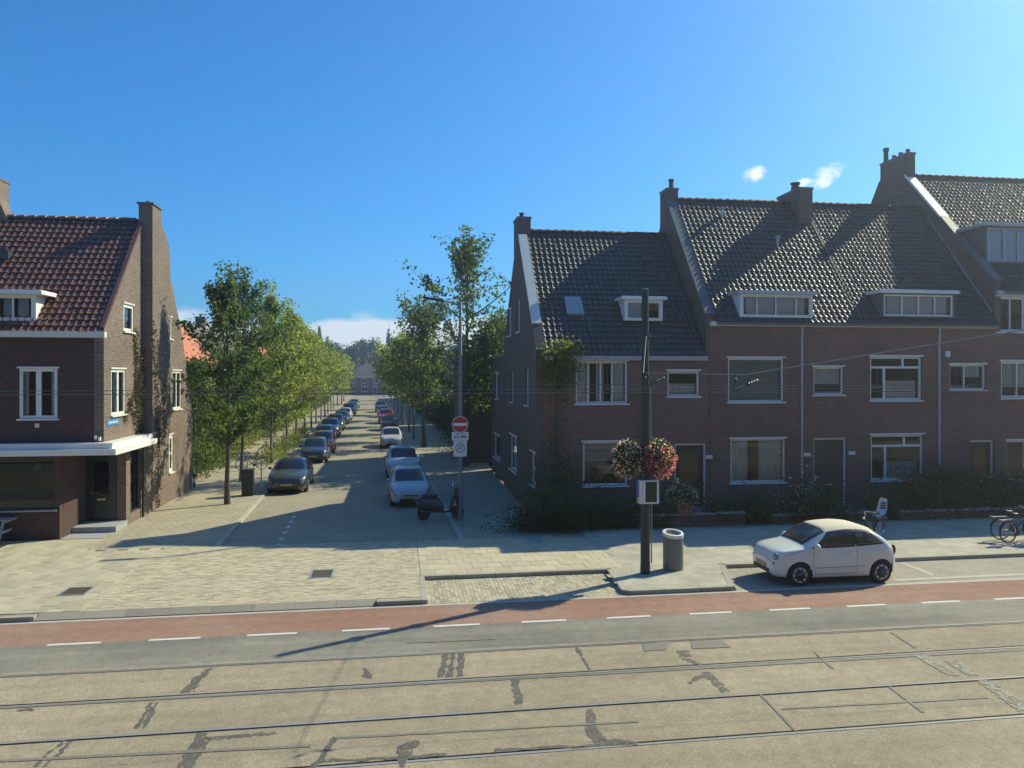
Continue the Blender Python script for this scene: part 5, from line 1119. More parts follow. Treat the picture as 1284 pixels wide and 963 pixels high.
for (u0, v0, u1, v1, w, n) in ((196, 640, 198, 540, .22, 700), (198, 560, 190, 400, .2, 900), (203, 560, 206, 480, .12, 250)):
    A_ = LA + .38; c0_, z0_ = pc(u0, v0, A_); c1_, z1_ = pc(u1, v1, A_); n = int(n * .6); n = int(n * .6); f = rng.uniform(0, 1, n)
    PP.append(np.stack([.38 + np.abs(rng.normal(.04, .05, n)), c0_ + (c1_ - c0_) * f - 30.5 + rng.normal(0, w, n) * (1 - .5 * f), z0_ + (z1_ - z0_) * f + rng.normal(0, .1, n)], 1))
leaves('foliage', np.concatenate(PP), .11, 'leaf_ivy', t, 6)
m = MB(); c0_, z0_ = pc(178, 560, LA); c1_, z1_ = pc(168, 420, LA); m.tube([(.03, c0_ - 30.5, z0_), (.03, c1_ - 30.5 + .1, (z0_ + z1_) / 2), (.03, c1_ - 30.5, z1_)], [.04, .03, .012], 6); m.build('stem', 'bark', t, local=True)
# ------------------------------------------------------------------ cars
def pchip(xs, ys):
    xs, ys = np.array(xs, float), np.array(ys, float); h = np.diff(xs); d = np.diff(ys) / h; m = np.zeros(len(xs)); m[0], m[-1] = d[0], d[-1]
    for i in range(1, len(xs) - 1): m[i] = 0 if d[i - 1] * d[i] <= 0 else 2 * d[i - 1] * d[i] / (d[i - 1] + d[i])
    def f(x):
        x = min(max(x, xs[0]), xs[-1]); i = min(max(int(np.searchsorted(xs, x) - 1), 0), len(h) - 1); t = (x - xs[i]) / h[i]
        return (1 + 2 * t) * (1 - t) ** 2 * ys[i] + t * (1 - t) ** 2 * h[i] * m[i] + t * t * (3 - 2 * t) * ys[i + 1] + t * t * (t - 1) * h[i] * m[i + 1]
    return f
def catmull(P, seg):
    P = [np.array(p, float) for p in P]; out = []
    for i in range(len(P) - 1):
        p0, p1, p2, p3 = P[max(i - 1, 0)], P[i], P[i + 1], P[min(i + 2, len(P) - 1)]
        for k in range(seg):
            t = k / seg; out.append(.5 * ((2 * p1) + (-p0 + p2) * t + (2 * p0 - 5 * p1 + 4 * p2 - p3) * t * t + (-p0 + 3 * p1 - 3 * p2 + p3) * t ** 3))
    out.append(P[-1]); return np.array(out)
SPEC = {
 'mini': dict(L=3.57, W=1.63, R=.295, wb=(.68, 2.98), top=[(0, .64), (.025, .76), (.09, .855), (.25, .925), (.55, .985), (.80, 1.03), (1.1, 1.25), (1.4, 1.41), (1.7, 1.48), (2.1, 1.505), (2.5, 1.48), (2.8, 1.41), (3.1, 1.24), (3.35, 1.02), (3.47, .90), (3.55, .70), (3.57, .55)],
      belt=[(0, .6), (.25, .86), (.9, .93), (1.8, .94), (2.6, .97), (3.1, 1.0), (3.57, .8)], half=[(0, .48), (.05, .60), (.2, .71), (.5, .78), (1.0, .80), (1.8, .81), (2.7, .815), (3.1, .80), (3.35, .72), (3.5, .60), (3.57, .46)], roof=.63, ws=(.86, 1.46), rw=(2.9, 3.3), side=(1.0, 1.5, 2.72, 3.08), low=[(0, .30), (.15, .22), (1.0, .185), (2.6, .185), (3.3, .24), (3.57, .34)], light='round'),
 'hatch': dict(L=3.95, W=1.70, R=.30, wb=(.78, 3.25), top=[(0, .55), (.04, .68), (.2, .80), (.55, .90), (1.0, .97), (1.35, 1.17), (1.7, 1.36), (2.0, 1.44), (2.5, 1.47), (3.1, 1.43), (3.5, 1.32), (3.75, 1.1), (3.88, .9), (3.95, .55)],
      belt=[(0, .55), (.3, .78), (1.0, .88), (2, .92), (3.3, .97), (3.95, .8)], half=[(0, .52), (.06, .64), (.25, .76), (.6, .83), (1.5, .85), (3.0, .85), (3.5, .82), (3.8, .72), (3.95, .56)], roof=.60, ws=(1.04, 1.82), rw=(3.5, 3.8), side=(1.35, 1.95, 3.2, 3.5), low=[(0, .28), (.2, .2), (3.6, .22), (3.95, .32)], light='wide'),
 'sedan': dict(L=4.7, W=1.84, R=.335, wb=(.9, 3.75), top=[(0, .55), (.05, .70), (.25, .82), (.8, .93), (1.35, .99), (1.8, 1.2), (2.2, 1.36), (2.6, 1.43), (3.0, 1.42), (3.6, 1.3), (4.1, 1.1), (4.5, .99), (4.65, .85), (4.7, .55)],
      belt=[(0, .55), (.4, .78), (1.3, .90), (2.5, .94), (4.0, 1.0), (4.7, .8)], half=[(0, .56), (.06, .70), (.3, .83), (.8, .90), (2, .92), (3.6, .92), (4.2, .88), (4.55, .76), (4.7, .62)], roof=.60, ws=(1.4, 2.3), rw=(3.5, 4.1), side=(1.75, 2.4, 3.3, 3.85), low=[(0, .26), (.25, .18), (4.3, .2), (4.7, .32)], light='slim'),
 'suv': dict(L=4.4, W=1.82, R=.345, wb=(.85, 3.5), top=[(0, .6), (.05, .80), (.25, .95), (.8, 1.04), (1.15, 1.09), (1.5, 1.3), (1.85, 1.52), (2.2, 1.6), (3.2, 1.6), (3.9, 1.5), (4.15, 1.25), (4.33, 1.0), (4.4, .6)],
      belt=[(0, .6), (.4, .88), (1.2, 1.0), (3.6, 1.06), (4.4, .9)], half=[(0, .58), (.06, .72), (.3, .83), (.8, .89), (2, .91), (3.7, .91), (4.2, .8), (4.4, .65)], roof=.66, ws=(1.2, 1.95), rw=(3.95, 4.2), side=(1.5, 2.05, 3.6, 3.95), low=[(0, .32), (.25, .24), (4.1, .26), (4.4, .36)], light='wide'),
}
CARMESH = {}
def car_meshes(kind, nx, seg, roofmat=None):
    key = (kind, nx, seg)
    if key in CARMESH: return CARMESH[key]
    S = SPEC[kind]; L_ = S['L']; ft, fb, fw_, fl_ = pchip(*zip(*S['top'])), pchip(*zip(*S['belt'])), pchip(*zip(*S['half'])), pchip(*zip(*S['low']))
    wr = S['roof']; R = S['R']; lp = lambda a, b, t: a + (b - a) * t
    def ctrl(x):
        zt, w, zl = ft(x), fw_(x), fl_(x); zb = min(fb(x), zt - .045); g = min(max((zt - zb - .045) / .36, 0), 1); g = g * g * (3 - 2 * g)
        return [(w * .80, zl), (w * .965, zl + .06), (w, zl + .48 * (zb - zl)), (w * .988, zl + .8 * (zb - zl)), (w * .945, zb), (lp(w * .84, lp(w * .945, wr + .035, .62), g), lp(zb + (zt - zb) * .5, lp(zb, zt, .6), g)), (lp(w * .70, wr - .03, g), lp(zt - .018, zt - .075, g)), (lp(w * .4, wr * .62, g), zt - .008), (0, zt)]
    def sect(x, sg=seg): return catmull(ctrl(x), sg)
    xs = np.unique(np.concatenate([[0, .012, .035, .07], np.linspace(.1, L_ - .1, nx), [L_ - .06, L_ - .03, L_ - .01, L_]]))
    rows = [sect(x) for x in xs]; npt = len(rows[0]); V = []
    for x, s in zip(xs, rows):
        for y, z in s: V.append([x, -y, z])
        for y, z in s[-2::-1]: V.append([x, y, z])
    V = np.array(V); per = 2 * npt - 1; Ra = R + .055
    for wx in S['wb']:                                                      # round the wheel arches
        side = np.abs(V[:, 1]) > .45; dx, dz = V[:, 0] - wx, V[:, 2] - R; d = np.hypot(dx, dz); k = side & (abs(d - Ra) < .035) & (V[:, 2] < R + Ra)
        V[k, 0] = wx + dx[k] / d[k] * Ra; V[k, 2] = R + dz[k] / d[k] * Ra
    hole = lambda c: False
    if kind == 'mini':
        def hole(c):
            x, y, z = c; y = abs(y); zb = min(fb(x), ft(x) - .05) + .035; zt2 = max(zb + .01, lp(fb(x), ft(x), .84)); t = (z - zb) / (zt2 - zb)
            a_, b_, c_, d_ = S['side']
            if .1 < t < .9 and zt2 - zb > .12 and lp(a_, b_, t) + .05 < x < lp(d_, c_, t) - .05 and y > .5: return True
            for (q0, q1, m0, m1) in ((*S['ws'], .05, .03), (*S['rw'], .04, .08)):
                if q0 + .04 < x < q1 - .04:
                    cp = ctrl(x)
                    if y < lp(cp[5][0], cp[6][0], .55) - .11 and z > lp(fb(x), ft(x), .3): return True
            return False
    F = []
    for i in range(len(xs) - 1):
        for j in range(per - 1):
            q = (i * per + j, i * per + j + 1, (i + 1) * per + j + 1, (i + 1) * per + j); c = V[list(q)].mean(0)
            if abs(c[1]) > .45 and any(math.hypot(c[0] - wx, c[2] - R) < Ra - .002 for wx in S['wb']): continue
            if hole(c): continue
            F.append(q)
    mb = MB(); mb.v = [tuple(v) for v in V]; mb.f = F; mb.m = [0] * len(F)
    mb.f.append(tuple(range(per))); mb.m.append(0); mb.f.append(tuple((len(xs) - 1) * per + j for j in range(per))[::-1]); mb.m.append(0)
    body = mb.mesh('body', (0, 0, 0), True); sharp(body, 50)
    out = {'body': (body, None)}
    def yside(x, z):
        s = sect(x, 8); k = len(s) // 2; zz = s[:, 1]; i = np.searchsorted(np.maximum.accumulate(zz), z); i = min(max(i, 1), len(s) - 1)
        t = (z - zz[i - 1]) / max(zz[i] - zz[i - 1], 1e-6); return s[i - 1, 0] + (s[i, 0] - s[i - 1, 0]) * min(max(t, 0), 1)
    def ztop(x, y):
        s = sect(x, 8)[::-1]; return float(np.interp(abs(y), s[:, 0], s[:, 1]))
    # side glass
    a, b, c, d = S['side']; 
    def sidepatch(f0, f1, off, n=20 if kind == 'mini' else 14, mm=8 if kind == 'mini' else 5, e=.0):
        o = []
        for sgn in (-1, 1):
            mb = MB(); vs = []
            for i in range(n + 1):
                s = f0 + (f1 - f0) * i / n
                for j in range(mm + 1):
                    t = j / mm; x = lp(lp(a, d, s), lp(b, c, s), t); zb = min(fb(x), ft(x) - .05) + .035; zt2 = max(zb + .01, lp(fb(x), ft(x), .84 if kind == 'mini' else .78)); z = lp(zb, zt2, t)
                    vs.append((x, sgn * (yside(x, z) + off), z))
            mb.add(vs, [(i * (mm + 1) + j, (i + 1) * (mm + 1) + j, (i + 1) * (mm + 1) + j + 1, i * (mm + 1) + j + 1) for i in range(n) for j in range(mm)]); mb.m = [1 if (i in (0, n - 1) or j in (0, mm - 1)) else 0 for i in range(n) for j in range(mm)] if kind == 'mini' else mb.m; o.append(mb.mesh('side_window', (0, 0, 0), True))
        return o
    GL = 'car_glass_clear' if kind == 'mini' else 'car_glass'
    out['side_window'] = [(mm_, GL) for fr in (((0, .60), (.612, 1.0)) if kind == 'mini' else ((0, .50), (.53, 1.0))) for mm_ in sidepatch(fr[0], fr[1], .006)]
    def toppatch(x0, x1, inset0, inset1, name, off=.007, n=12, mm=14, whole=False):
        mb = MB(); vs = []
        for i in range(n + 1):
            x = lp(x0, x1, i / n); cp = ctrl(x); ye = lp(cp[5][0], cp[6][0], .55) - lp(inset0, inset1, i / n) if not whole else cp[6][0] + .02
            sl = (ft(x + .02) - ft(x - .02)) / .04; nx_, nz_ = -sl / math.hypot(1, sl), 1 / math.hypot(1, sl)
            for j in range(mm + 1):
                y = ye * (2 * j / mm - 1); vs.append((x + nx_ * off, y, ztop(x, y) + nz_ * off))
        mb.add(vs, [(i * (mm + 1) + j, (i + 1) * (mm + 1) + j, (i + 1) * (mm + 1) + j + 1, i * (mm + 1) + j + 1) for i in range(n) for j in range(mm)]); mb.m = [1 if (i in (0, n - 1) or j in (0, mm - 1)) else 0 for i in range(n) for j in range(mm)] if kind == 'mini' and not whole else mb.m; return mb.mesh(name, (0, 0, 0), True)
    w0, w1 = S['ws']; out['windshield'] = (toppatch(w0, w1, .05, .03, 'windshield'), GL)
    r0, r1 = S['rw']; out['rear_window'] = (toppatch(r0, r1, .04, .08, 'rear_window'), GL)
    out['roof_panel'] = (toppatch(w1 + .04, r0 - .05, 0, 0, 'soft_top', .006, 14, 12, True), 'soft_top')
    # lamps
    def yw(x, z): return yside(x, z)
    hl = []
    for sgn in (-1, 1):
        mb = MB()
        if S['light'] == 'round':
            mb.ball((.13, sgn * .565, .74), .085, .10, .105, 14, 10); mb.ball((.075, sgn * .56, .575), .05, .06, .055, 12, 8)
        else:
            x = .17 if S['light'] == 'slim' else .2; z = ft(x) - .12; vs = []
            for i in range(8):
                xx = lp(.03, .5, i / 7)
                for t in (0, .5, 1):
                    zz = min(fb(xx), ft(xx) - .05) - .02 - (1 - t) * (.07 if S['light'] == 'slim' else .13) * (1 - .5 * i / 7); vs.append((xx - .008, sgn * (yside(xx, zz) + .008), zz))
            mb.add(vs, [(i * 3 + j, (i + 1) * 3 + j, (i + 1) * 3 + j + 1, i * 3 + j + 1) for i in range(7) for j in range(2)])
        hl.append((mb.mesh('headlight', (0, 0, 0), True), 'lamp_glass'))
    out['headlight'] = hl; tl = []
    for sgn in (-1, 1):
        mb = MB(); x = L_ - .14; mb.ball((x, sgn * (fw_(x) * .93), fb(L_ - .4) - .16), .07, .06, .14, 10, 8); tl.append((mb.mesh('tail_light', (0, 0, 0), True), 'tail_red'))
    out['tail_light'] = tl
    zl = fl_(.05); mb = MB(); gw_ = fw_(.05)
    mb.box(-.008, .06, -gw_ * .72, gw_ * .72, zl + .03, zl + .14); out['air_intake'] = (mb.mesh('air_intake'), 'trim_black')
    if kind != 'mini': mb = MB(); mb.box(-.004, .05, -gw_ * .5, gw_ * .5, ft(0) - .07, ft(0) - .005); out['grille'] = (mb.mesh('grille'), 'trim_black')
    else:
        mb = MB(); mb.beam((.0, -.2, .635), (.0, -.06, .63), .02, .014, (0, 0, 1)); mb.beam((.0, .06, .63), (.0, .2, .635), .02, .014, (0, 0, 1)); mb.ball((.008, 0, .64), .02, .055, .045); out['trim_bar'] = (mb.mesh('trim_bar'), 'chrome')
    mb = MB(); mb.box(-.02, .03, -.26, .26, zl + .15, zl + .255); out['number_plate'] = (mb.mesh('number_plate'), 'plate_yellow')
    mb = MB(); mb.box(.25, L_ - .25, -fw_(1.5) + .2, fw_(1.5) - .2, fl_(1.5) + .0, min(.62, fb(1)))
    for wx in S['wb']: mb.box(wx - Ra, wx + Ra, -fw_(wx) + .07, fw_(wx) - .07, R * .9, R + Ra + .0)
    out['underbody'] = (mb.mesh('underbody'), 'trim_black')
    mi = []
    for sgn in (-1, 1):
        mb = MB(); x = a + .12; z = fb(x) + .06; y = sgn * (yside(x, z) + .11); mb.ball((x, y, z + .03), *((.075, .12, .085) if kind == 'mini' else (.06, .095, .065)), 12, 8); mb.tube([(x, y, z), (x + .02, sgn * yside(x, z), z - .03)], .02, 6); mi.append((mb.mesh('mirror', (0, 0, 0), True), 'BODY'))
    out['mirror'] = mi; ha = []
    for sgn in (-1, 1):
        mb = MB(); x = lp(a, d, .56); z = fb(x) - .10; y = sgn * yside(x, z); mb.box(x - .07, x + .07, y - .015, y + .015, z - .014, z + .014); ha.append((mb.mesh('door_handle'), 'chrome' if kind == 'mini' else 'BODY'))
    out['door_handle'] = ha
    def seam(pts, w=.0042):
        out_ = []
        for sgn in (-1, 1):
            mb = MB()
            for (x0, z0), (x1, z1) in zip(pts[:-1], pts[1:]):
                n = 6; L2 = math.hypot(x1 - x0, z1 - z0); nx_, nz_ = -(z1 - z0) / L2 * w, (x1 - x0) / L2 * w; vs = []
                for i in range(n + 1):
                    x, z = lp(x0, x1, i / n), lp(z0, z1, i / n)
                    for k in (-1, 1): vs.append((x + nx_ * k, sgn * (yside(x + nx_ * k, z + nz_ * k) + .003), z + nz_ * k))
                mb.add(vs, [(2 * i, 2 * i + 1, 2 * i + 3, 2 * i + 2) for i in range(n)])
            out_.append((mb.mesh('door_seam'), 'trim_black'))
        return out_
    xd0, xd1 = a + .08, lp(a, d, .615); zs_ = fl_(1.5) + .12
    out['door_seam'] = seam([(xd0, fb(xd0) - .01), (xd0 - .04, .55), (xd0 + .02, zs_), (xd1 - .05, zs_), (xd1, .6), (xd1, fb(xd1) - .01)])
    if kind == 'mini':
        out['door_seam'] += seam([(.30, .80), (.62, .885), (.84, .935)]) + seam([(1.1, .47), (1.8, .475), (2.5, .485)], .006)
        st = []
        for x, y in ((1.75, -.36), (1.75, .36), (2.45, 0)):
            mb = MB(); w2 = .24 if x < 2 else .58; mb.beam((x - .25, y, .62), (x + .2, y, .58), w2 * 2, .14, (0, 1, 0)); mb.beam((x + .2, y, .6), (x + .36, y, 1.08), w2 * 2, .13, (0, 1, 0))
            for yy in ((y,) if x < 2 else (-.32, .32)): mb.ball((x + .38, yy, 1.18), .05, .12, .09, 10, 8)
            st.append((mb.mesh('seat'), 'seat_cloth'))
        out['seat'] = st
        mb = MB(); mb.box(.98, 1.25, -.66, .66, .72, .93); out['dashboard'] = (mb.mesh('dashboard'), 'car_white_plain')
        mb = MB(); mb.tube([(1.38 + .06 * math.sin(t), -.36 + .18 * math.cos(t), .95 + .17 * math.sin(t)) for t in np.linspace(0, 2 * math.pi, 17)], .014, 6, cap=False); mb.tube([(1.38, -.36, .95), (1.2, -.36, .88)], .02, 6); out['steering_wheel'] = (mb.mesh('steering_wheel'), 'trim_black')
    mb = MB(); r = R; tw = .095
    mb.lathe([(r * .66, -tw), (r * .93, -tw), (r, -tw * .6), (r, tw * .6), (r * .93, tw), (r * .66, tw)], (0, 0, 0), 28, 'y'); out['wheel'] = (mb.mesh('wheel', (0, 0, 0), True), 'rubber'); sharp(mb and out['wheel'][0], 35)
    rim = MB(); rim.lathe([(r * .68, -tw - .002), (r * .64, -tw + .012), (r * .60, -tw + .04), (.01, -tw + .05)], (0, 0, 0), 24, 'y')
    ns = 8 if kind == 'mini' else 5; sp = MB()
    for k in range(ns):
        t = 2 * math.pi * k / ns
        for dt in (-.12, .12): sp.beam((math.cos(t) * .04, -tw + .014, math.sin(t) * .04), (math.cos(t + dt) * r * .64, -tw + .004, math.sin(t + dt) * r * .64), .036, .018, (-math.sin(t), 0, math.cos(t)))
    sp.lathe([(.05, -tw + .03), (.05, -tw + .004), (.03, -tw - .002), (0.001, -tw - .002)], (0, 0, 0), 12, 'y')
    sp.lathe([(r * .67, -tw + .02), (r * .67, -tw - .004), (r * .63, -tw - .004), (r * .63, -tw + .02)], (0, 0, 0), 24, 'y')
    out['_rim'] = (rim.mesh('rim_dish', (0, 0, 0), True), sp.mesh('rim', (0, 0, 0), False)); CARMESH[key] = (out, S); return CARMESH[key]
def car(name, label, kind, paint, X, Y, z, rot, hi=False, group=None, soft=False, rim='alloy', detail=True):
    out, S = car_meshes(kind, 64 if hi else 30, 6 if hi else 3)
    cx = S['L'] / 2; ca, sa = math.cos(rot), math.sin(rot)                  # X, Y is the middle of the front bumper
    t = thing_w(name, label, 'car', X + ca * cx, Y + sa * cx, z, rot, group)
    def put(n, me, mat, par=t, loc=(-cx, 0, 0), r=(0, 0, 0)):
        if len(me.materials) == 0: me.materials.append(None); me.materials.append(M['trim_black'])
        o = bpy.data.objects.new(n, me); COL.objects.link(o); o.parent = par; o.location = loc; o.rotation_euler = r
        o.material_slots[0].link = 'OBJECT'; o.material_slots[0].material = M[paint if mat in (None, 'BODY') else mat]; return o
    for k, v in out.items():
        if k in ('wheel', '_rim') or (k == 'roof_panel' and not soft): continue
        if not detail and k in ('door_seam', 'door_handle', 'tail_light', 'air_intake'): continue
        for me, mat in (v if isinstance(v, list) else [v]): put('soft_top' if k == 'roof_panel' else k, me, mat)
    R = S['R']
    for wx in S['wb']:
        w_ = float(pchip(*zip(*S['half']))(wx)) - .105
        for sgn in (-1, 1):
            w = put('wheel', out['wheel'][0], 'rubber', t, (wx - cx, sgn * w_, R), (0, 0, 0 if sgn < 0 else math.pi)); put('rim_dish', out['_rim'][0], 'dark_alloy', w, (0, 0, 0)); put('rim', out['_rim'][1], rim, w, (0, 0, 0))
    return t
# the small white car in the bay, nose to the left
fa_, fc_ = 9.66, 19.34; X, Y = s2w(fa_, fc_)
car('small_car', 'small rounded white car with cream soft top parked on the main road', 'mini', 'car_white', X, Y, RZ, TH, hi=True, soft=True, rim='alloy')
AWAY = math.pi / 2 + PH
def sidecar(u, v, kind, paint, label, group, r=None, det=True, hi=False, rot=0.):
    X, Y = gw(u, v, -.06); car('parked_car', label, kind, paint, X, Y + .12, -.06, AWAY + rot, hi=hi, group=group, detail=det)
GCL, GCR = 'cars parked on the left of the side street', 'cars parked on the right of the side street'
sidecar(358, 621, 'sedan', 'car_graphite', 'nearest dark graphite car with a low roof at the left kerb', GCL, hi=True)
sidecar(392, 582, 'hatch', 'car_dark_blue', 'second car of the left row, dark grey blue, behind the graphite one', GCL)
sidecar(403, 569.5, 'hatch', 'car_red', 'red car peeping out behind the dark blue one', GCL)
sidecar(404, 558.5, 'hatch', 'car_silver', 'pale silver car behind the red one', GCL)
sidecar(412, 549.5, 'suv', 'car_silver', 'tall silver car behind the pale silver one', GCL)
sidecar(419, 541.5, 'suv', 'car_dark_blue', 'tall dark blue car in the middle of the left row', GCL, det=False)
sidecar(427, 533, 'hatch', 'car_black', 'black car in front of the small white one far in the left row', GCL, det=False)
sidecar(432, 527.5, 'hatch', 'car_white_plain', 'only white car of the left row', GCL, det=False)
sidecar(437, 521.5, 'suv', 'car_black', 'tall black car behind the white one of the left row', GCL, det=False)
sidecar(440.5, 516.5, 'hatch', 'car_graphite', 'last dark car but one of the left row', GCL, det=False)
sidecar(444, 512, 'hatch', 'car_silver', 'last car of the left row', GCL, det=False)
sidecar(515, 638, 'hatch', 'car_white_plain', 'nearest white car in the shade beside the scooter', GCR, hi=True)
sidecar(507, 604, 'suv', 'car_white_plain', 'white taller car right behind the nearest white one', GCR)
sidecar(491, 563, 'hatch', 'car_white_plain', 'small white car standing alone under the young tree', GCR)
sidecar(488, 541, 'hatch', 'car_black', 'black car with bright reflections before the red one', GCR, det=False)
sidecar(484.5, 532, 'suv', 'car_red', 'red car in the right row', GCR, det=False)
sidecar(481, 524, 'hatch', 'car_blue', 'blue car behind the red one of the right row', GCR, det=False)
sidecar(478, 517.5, 'suv', 'car_graphite', 'last dark car of the right row', GCR, det=False)
# ------------------------------------------------------------------ street furniture
CIRC = [(math.cos(2 * math.pi * k / 28), math.sin(2 * math.pi * k / 28)) for k in range(28)]
def disc(mb, cx, cz, r0, r1, y, mi=0):                                   # ring (r0 > 0) or disc facing -y
    if r0 <= 0: mb.add([(cx + r1 * x, y, cz + r1 * z) for x, z in CIRC], [tuple(range(28))], mi)
    else: mb.add([(cx + r * x, y, cz + r * z) for r in (r0, r1) for x, z in CIRC], [(k, (k + 1) % 28, 28 + (k + 1) % 28, 28 + k) for k in range(28)], mi)
# catenary pole
pX, pY = gw(809, 719); pA, pC = w2s(pX, pY)
pole = thing('catenary_pole', 'tall dark green tram pole carrying flower baskets beside the grey bin', 'pole', pA, pC, 0)
m = MB(); m.lathe([(.135, 0), (.132, .3), (.128, .31), (.125, 2.4), (.105, 5.2), (.09, 7.72), (.02, 7.76)], (pA, pC, 0), 14); m.build('post', 'pole_green', pole, smooth=True)
m = MB(); m.tube([(pA + .15, pC - .08, .3), (pA + .145, pC - .08, 2.3), (pA + .12, pC - .06, 5.1)], .018, 6); m.build('conduit', 'galvanised', pole)
m = MB()
for z in (6.42, 5.3, 2.9): m.lathe([(.155, z), (.155, z + .07)], (pA, pC, 0), 14)
m.box(pA - .12, pA + .2, pC - .02, pC + .02, 7.62, 7.66); m.build('clamp', 'dark_metal', pole)
for side, lab in ((-1, 'left flower basket on the tram pole, pale and nearly overblown'), (1, 'right flower basket on the tram pole, full of pink and red flowers')):
    bx = pA + (.30 if side > 0 else -.46); bz = 3.05; t = thing('flower_basket', lab, 'flower basket', bx, pC, bz, 'flower baskets on the tram pole')
    m = MB(); m.lathe([(.05, -.18), (.16, -.14), (.25, 0), (.27, .1), (.24, .1), (.15, -.02), (.02, -.05)], (0, 0, 0), 16); m.build('bowl', 'black_metal', t, smooth=True, local=True)
    m = MB(); m.tube([(-side * .46, 0, .62), (-side * .2, 0, .66), (0, 0, .6), (0, 0, .1)], .016, 6); m.tube([(-side * .40, 0, .12), (-side * .2, 0, .12)], .02, 6); m.build('bracket', 'dark_metal', t, local=True)
    rng = np.random.default_rng(60 + side); n = 2300; D = rng.normal(size=(n, 3)); D /= np.linalg.norm(D, axis=1)[:, None]; D *= rng.uniform(.35, 1, n)[:, None] ** .5
    sz = np.array([.47, .44, .44]) if side > 0 else np.array([.36, .36, .42])
    lob = lambda A: np.stack([A[:, 0] * (1 + .12 * np.sin(5 * A[:, 2] * 4 + side)), A[:, 1], A[:, 2] - np.where(A[:, 2] < .1, .16 * np.abs(np.sin(3 * np.arctan2(A[:, 1], A[:, 0]) + 1)) ** 2, 0)], 1)
    P = lob(D * sz) + np.array([.04 * side, 0, .14]); keep = P[:, 2] > -.36 - .1 * np.cos(7 * P[:, 0]); leaves('foliage', P[keep], .075, 'leaf_shrub', t, 61 + side)
    n = 1300 if side > 0 else 800; D = rng.normal(size=(n, 3)); D /= np.linalg.norm(D, axis=1)[:, None]
    Q = lob(D * sz) * rng.uniform(.86, 1.16, n)[:, None] + np.array([.04 * side, 0, .14])
    if side > 0:
        pink = Q[(Q[:, 2] < .32 + rng.normal(0, .1, n))]; pale = Q[rng.uniform(size=n) < .28]
        leaves('pink_flowers', pink, .075, 'petal_pink', t, 63); leaves('pale_flowers', pale, .07, 'petal_white', t, 64)
    else: leaves('pale_flowers', Q[rng.uniform(size=n) < .75], .062, 'petal_white', t, 65); leaves('pink_flowers', Q[(rng.uniform(size=n) < .25) & (Q[:, 2] < .2)] * 1.02, .06, 'petal_pink', t, 66)
t = thing('advert_frame', 'white framed poster box on the tram pole with a blue side', 'poster box', pA, pC - .2, 1.95)
x0, x1, z0, z1 = -.26, .27, -.0, .62; m = MB(); m.plate(x0, x1, z0, z1, [(x0 + .15, x1 - .05, z0 + .04, z1 - .03)], -.15, .03); m.box(x0 + .15, x1 - .05, -.10, .02, z0 + .04, z1 - .03, 1)
m.build('frame', ['white_plastic', 'poster_dark'], t, local=True)
m = MB(); m.add([(x0 - .045, -.02, z0 + .16), (x0 + .06, -.156, z0 + .16), (x0 + .06, -.156, z1 - .02), (x0 - .045, -.02, z1 - .02)], [(0, 1, 2, 3)]); m.add([(x0 - .045, -.02, z0 + .02), (x0 + .06, -.156, z0 + .02), (x0 + .06, -.156, z0 + .16), (x0 - .045, -.02, z0 + .16)], [(0, 1, 2, 3)], 1); m.build('poster', ['poster_blue', 'poster_green'], t, local=True)
# litter bin
bX, bY = gw(844, 714); ba, bc = w2s(bX, bY)
t = thing('litter_bin', 'grey oval litter bin with slanted white rimmed opening beside the tram pole', 'litter bin', ba, bc, 0)
n = 28; m = MB(); vs = []; top = lambda x, y: 1.0 - x * .06 + y * .26
ring = [(.285 * math.cos(2 * math.pi * k / n), .22 * math.sin(2 * math.pi * k / n)) for k in range(n)]
for f, zf in ((.97, 0), (1, .05), (1, None)):
    for x, y in ring: vs.append((x * f, y * f, top(x, y) if zf is None else zf))
m.add(vs, [(i * n + k, i * n + (k + 1) % n, (i + 1) * n + (k + 1) % n, (i + 1) * n + k) for i in range(2) for k in range(n)]); m.build('body', 'bin_grey', t, smooth=True, local=True)
m = MB(); vs = []
for f, dz in ((1.03, -.06), (1.03, .03), (.80, .035), (.78, -.05)):
    for x, y in ring: vs.append((x * f, y * f, top(x * f, y * f) + dz))
m.add(vs, [(i * n + k, i * n + (k + 1) % n, (i + 1) * n + (k + 1) % n, (i + 1) * n + k) for i in range(3) for k in range(n)]); m.build('rim', 'sign_white', t, smooth=True, local=True)
m = MB(); m.add([(x * .79, y * .79, top(x, y) - .04) for x, y in ring], [tuple(range(n))]); m.build('opening', 'trim_black', t, local=True)
m = MB(); m.lathe([(.0, .02), (.2, .02), (.2, .7)], (0, 0, 0), 12); m.build('inner_bin', 'black_metal', t, local=True)
# lamp post with the traffic signs
lX, lY = -1.93, 28.6
lp_ = thing_w('street_lamp', 'tall grey street lamp on the corner carrying the no entry sign', 'street lamp', lX, lY, 0, TH)
m = MB(); m.lathe([(.11, 0), (.11, 1.1), (.085, 1.2), (.07, 4.5), (.055, 8.1), (.02, 8.14)], (0, 0, 0), 12); m.build('post', 'galvanised', lp_, smooth=True)
m = MB(); m.tube([(0, 0, 7.95), (-.25, -.02, 8.08), (-.75, -.03, 8.16)], [.04, .035, .03], 8); m.build('arm', 'galvanised', lp_, smooth=True)
m = MB(); m.add([(-.62, -.13, 8.10), (-.62, .09, 8.10), (-1.42, .06, 8.24), (-1.42, -.10, 8.24), (-.62, -.10, 8.2), (-.62, .06, 8.2), (-1.38, .03, 8.31), (-1.38, -.07, 8.31)], [(0, 3, 2, 1), (4, 5, 6, 7), (0, 1, 5, 4), (1, 2, 6, 5), (2, 3, 7, 6), (3, 0, 4, 7)]); m.build('lamp_head', 'dark_metal', lp_)
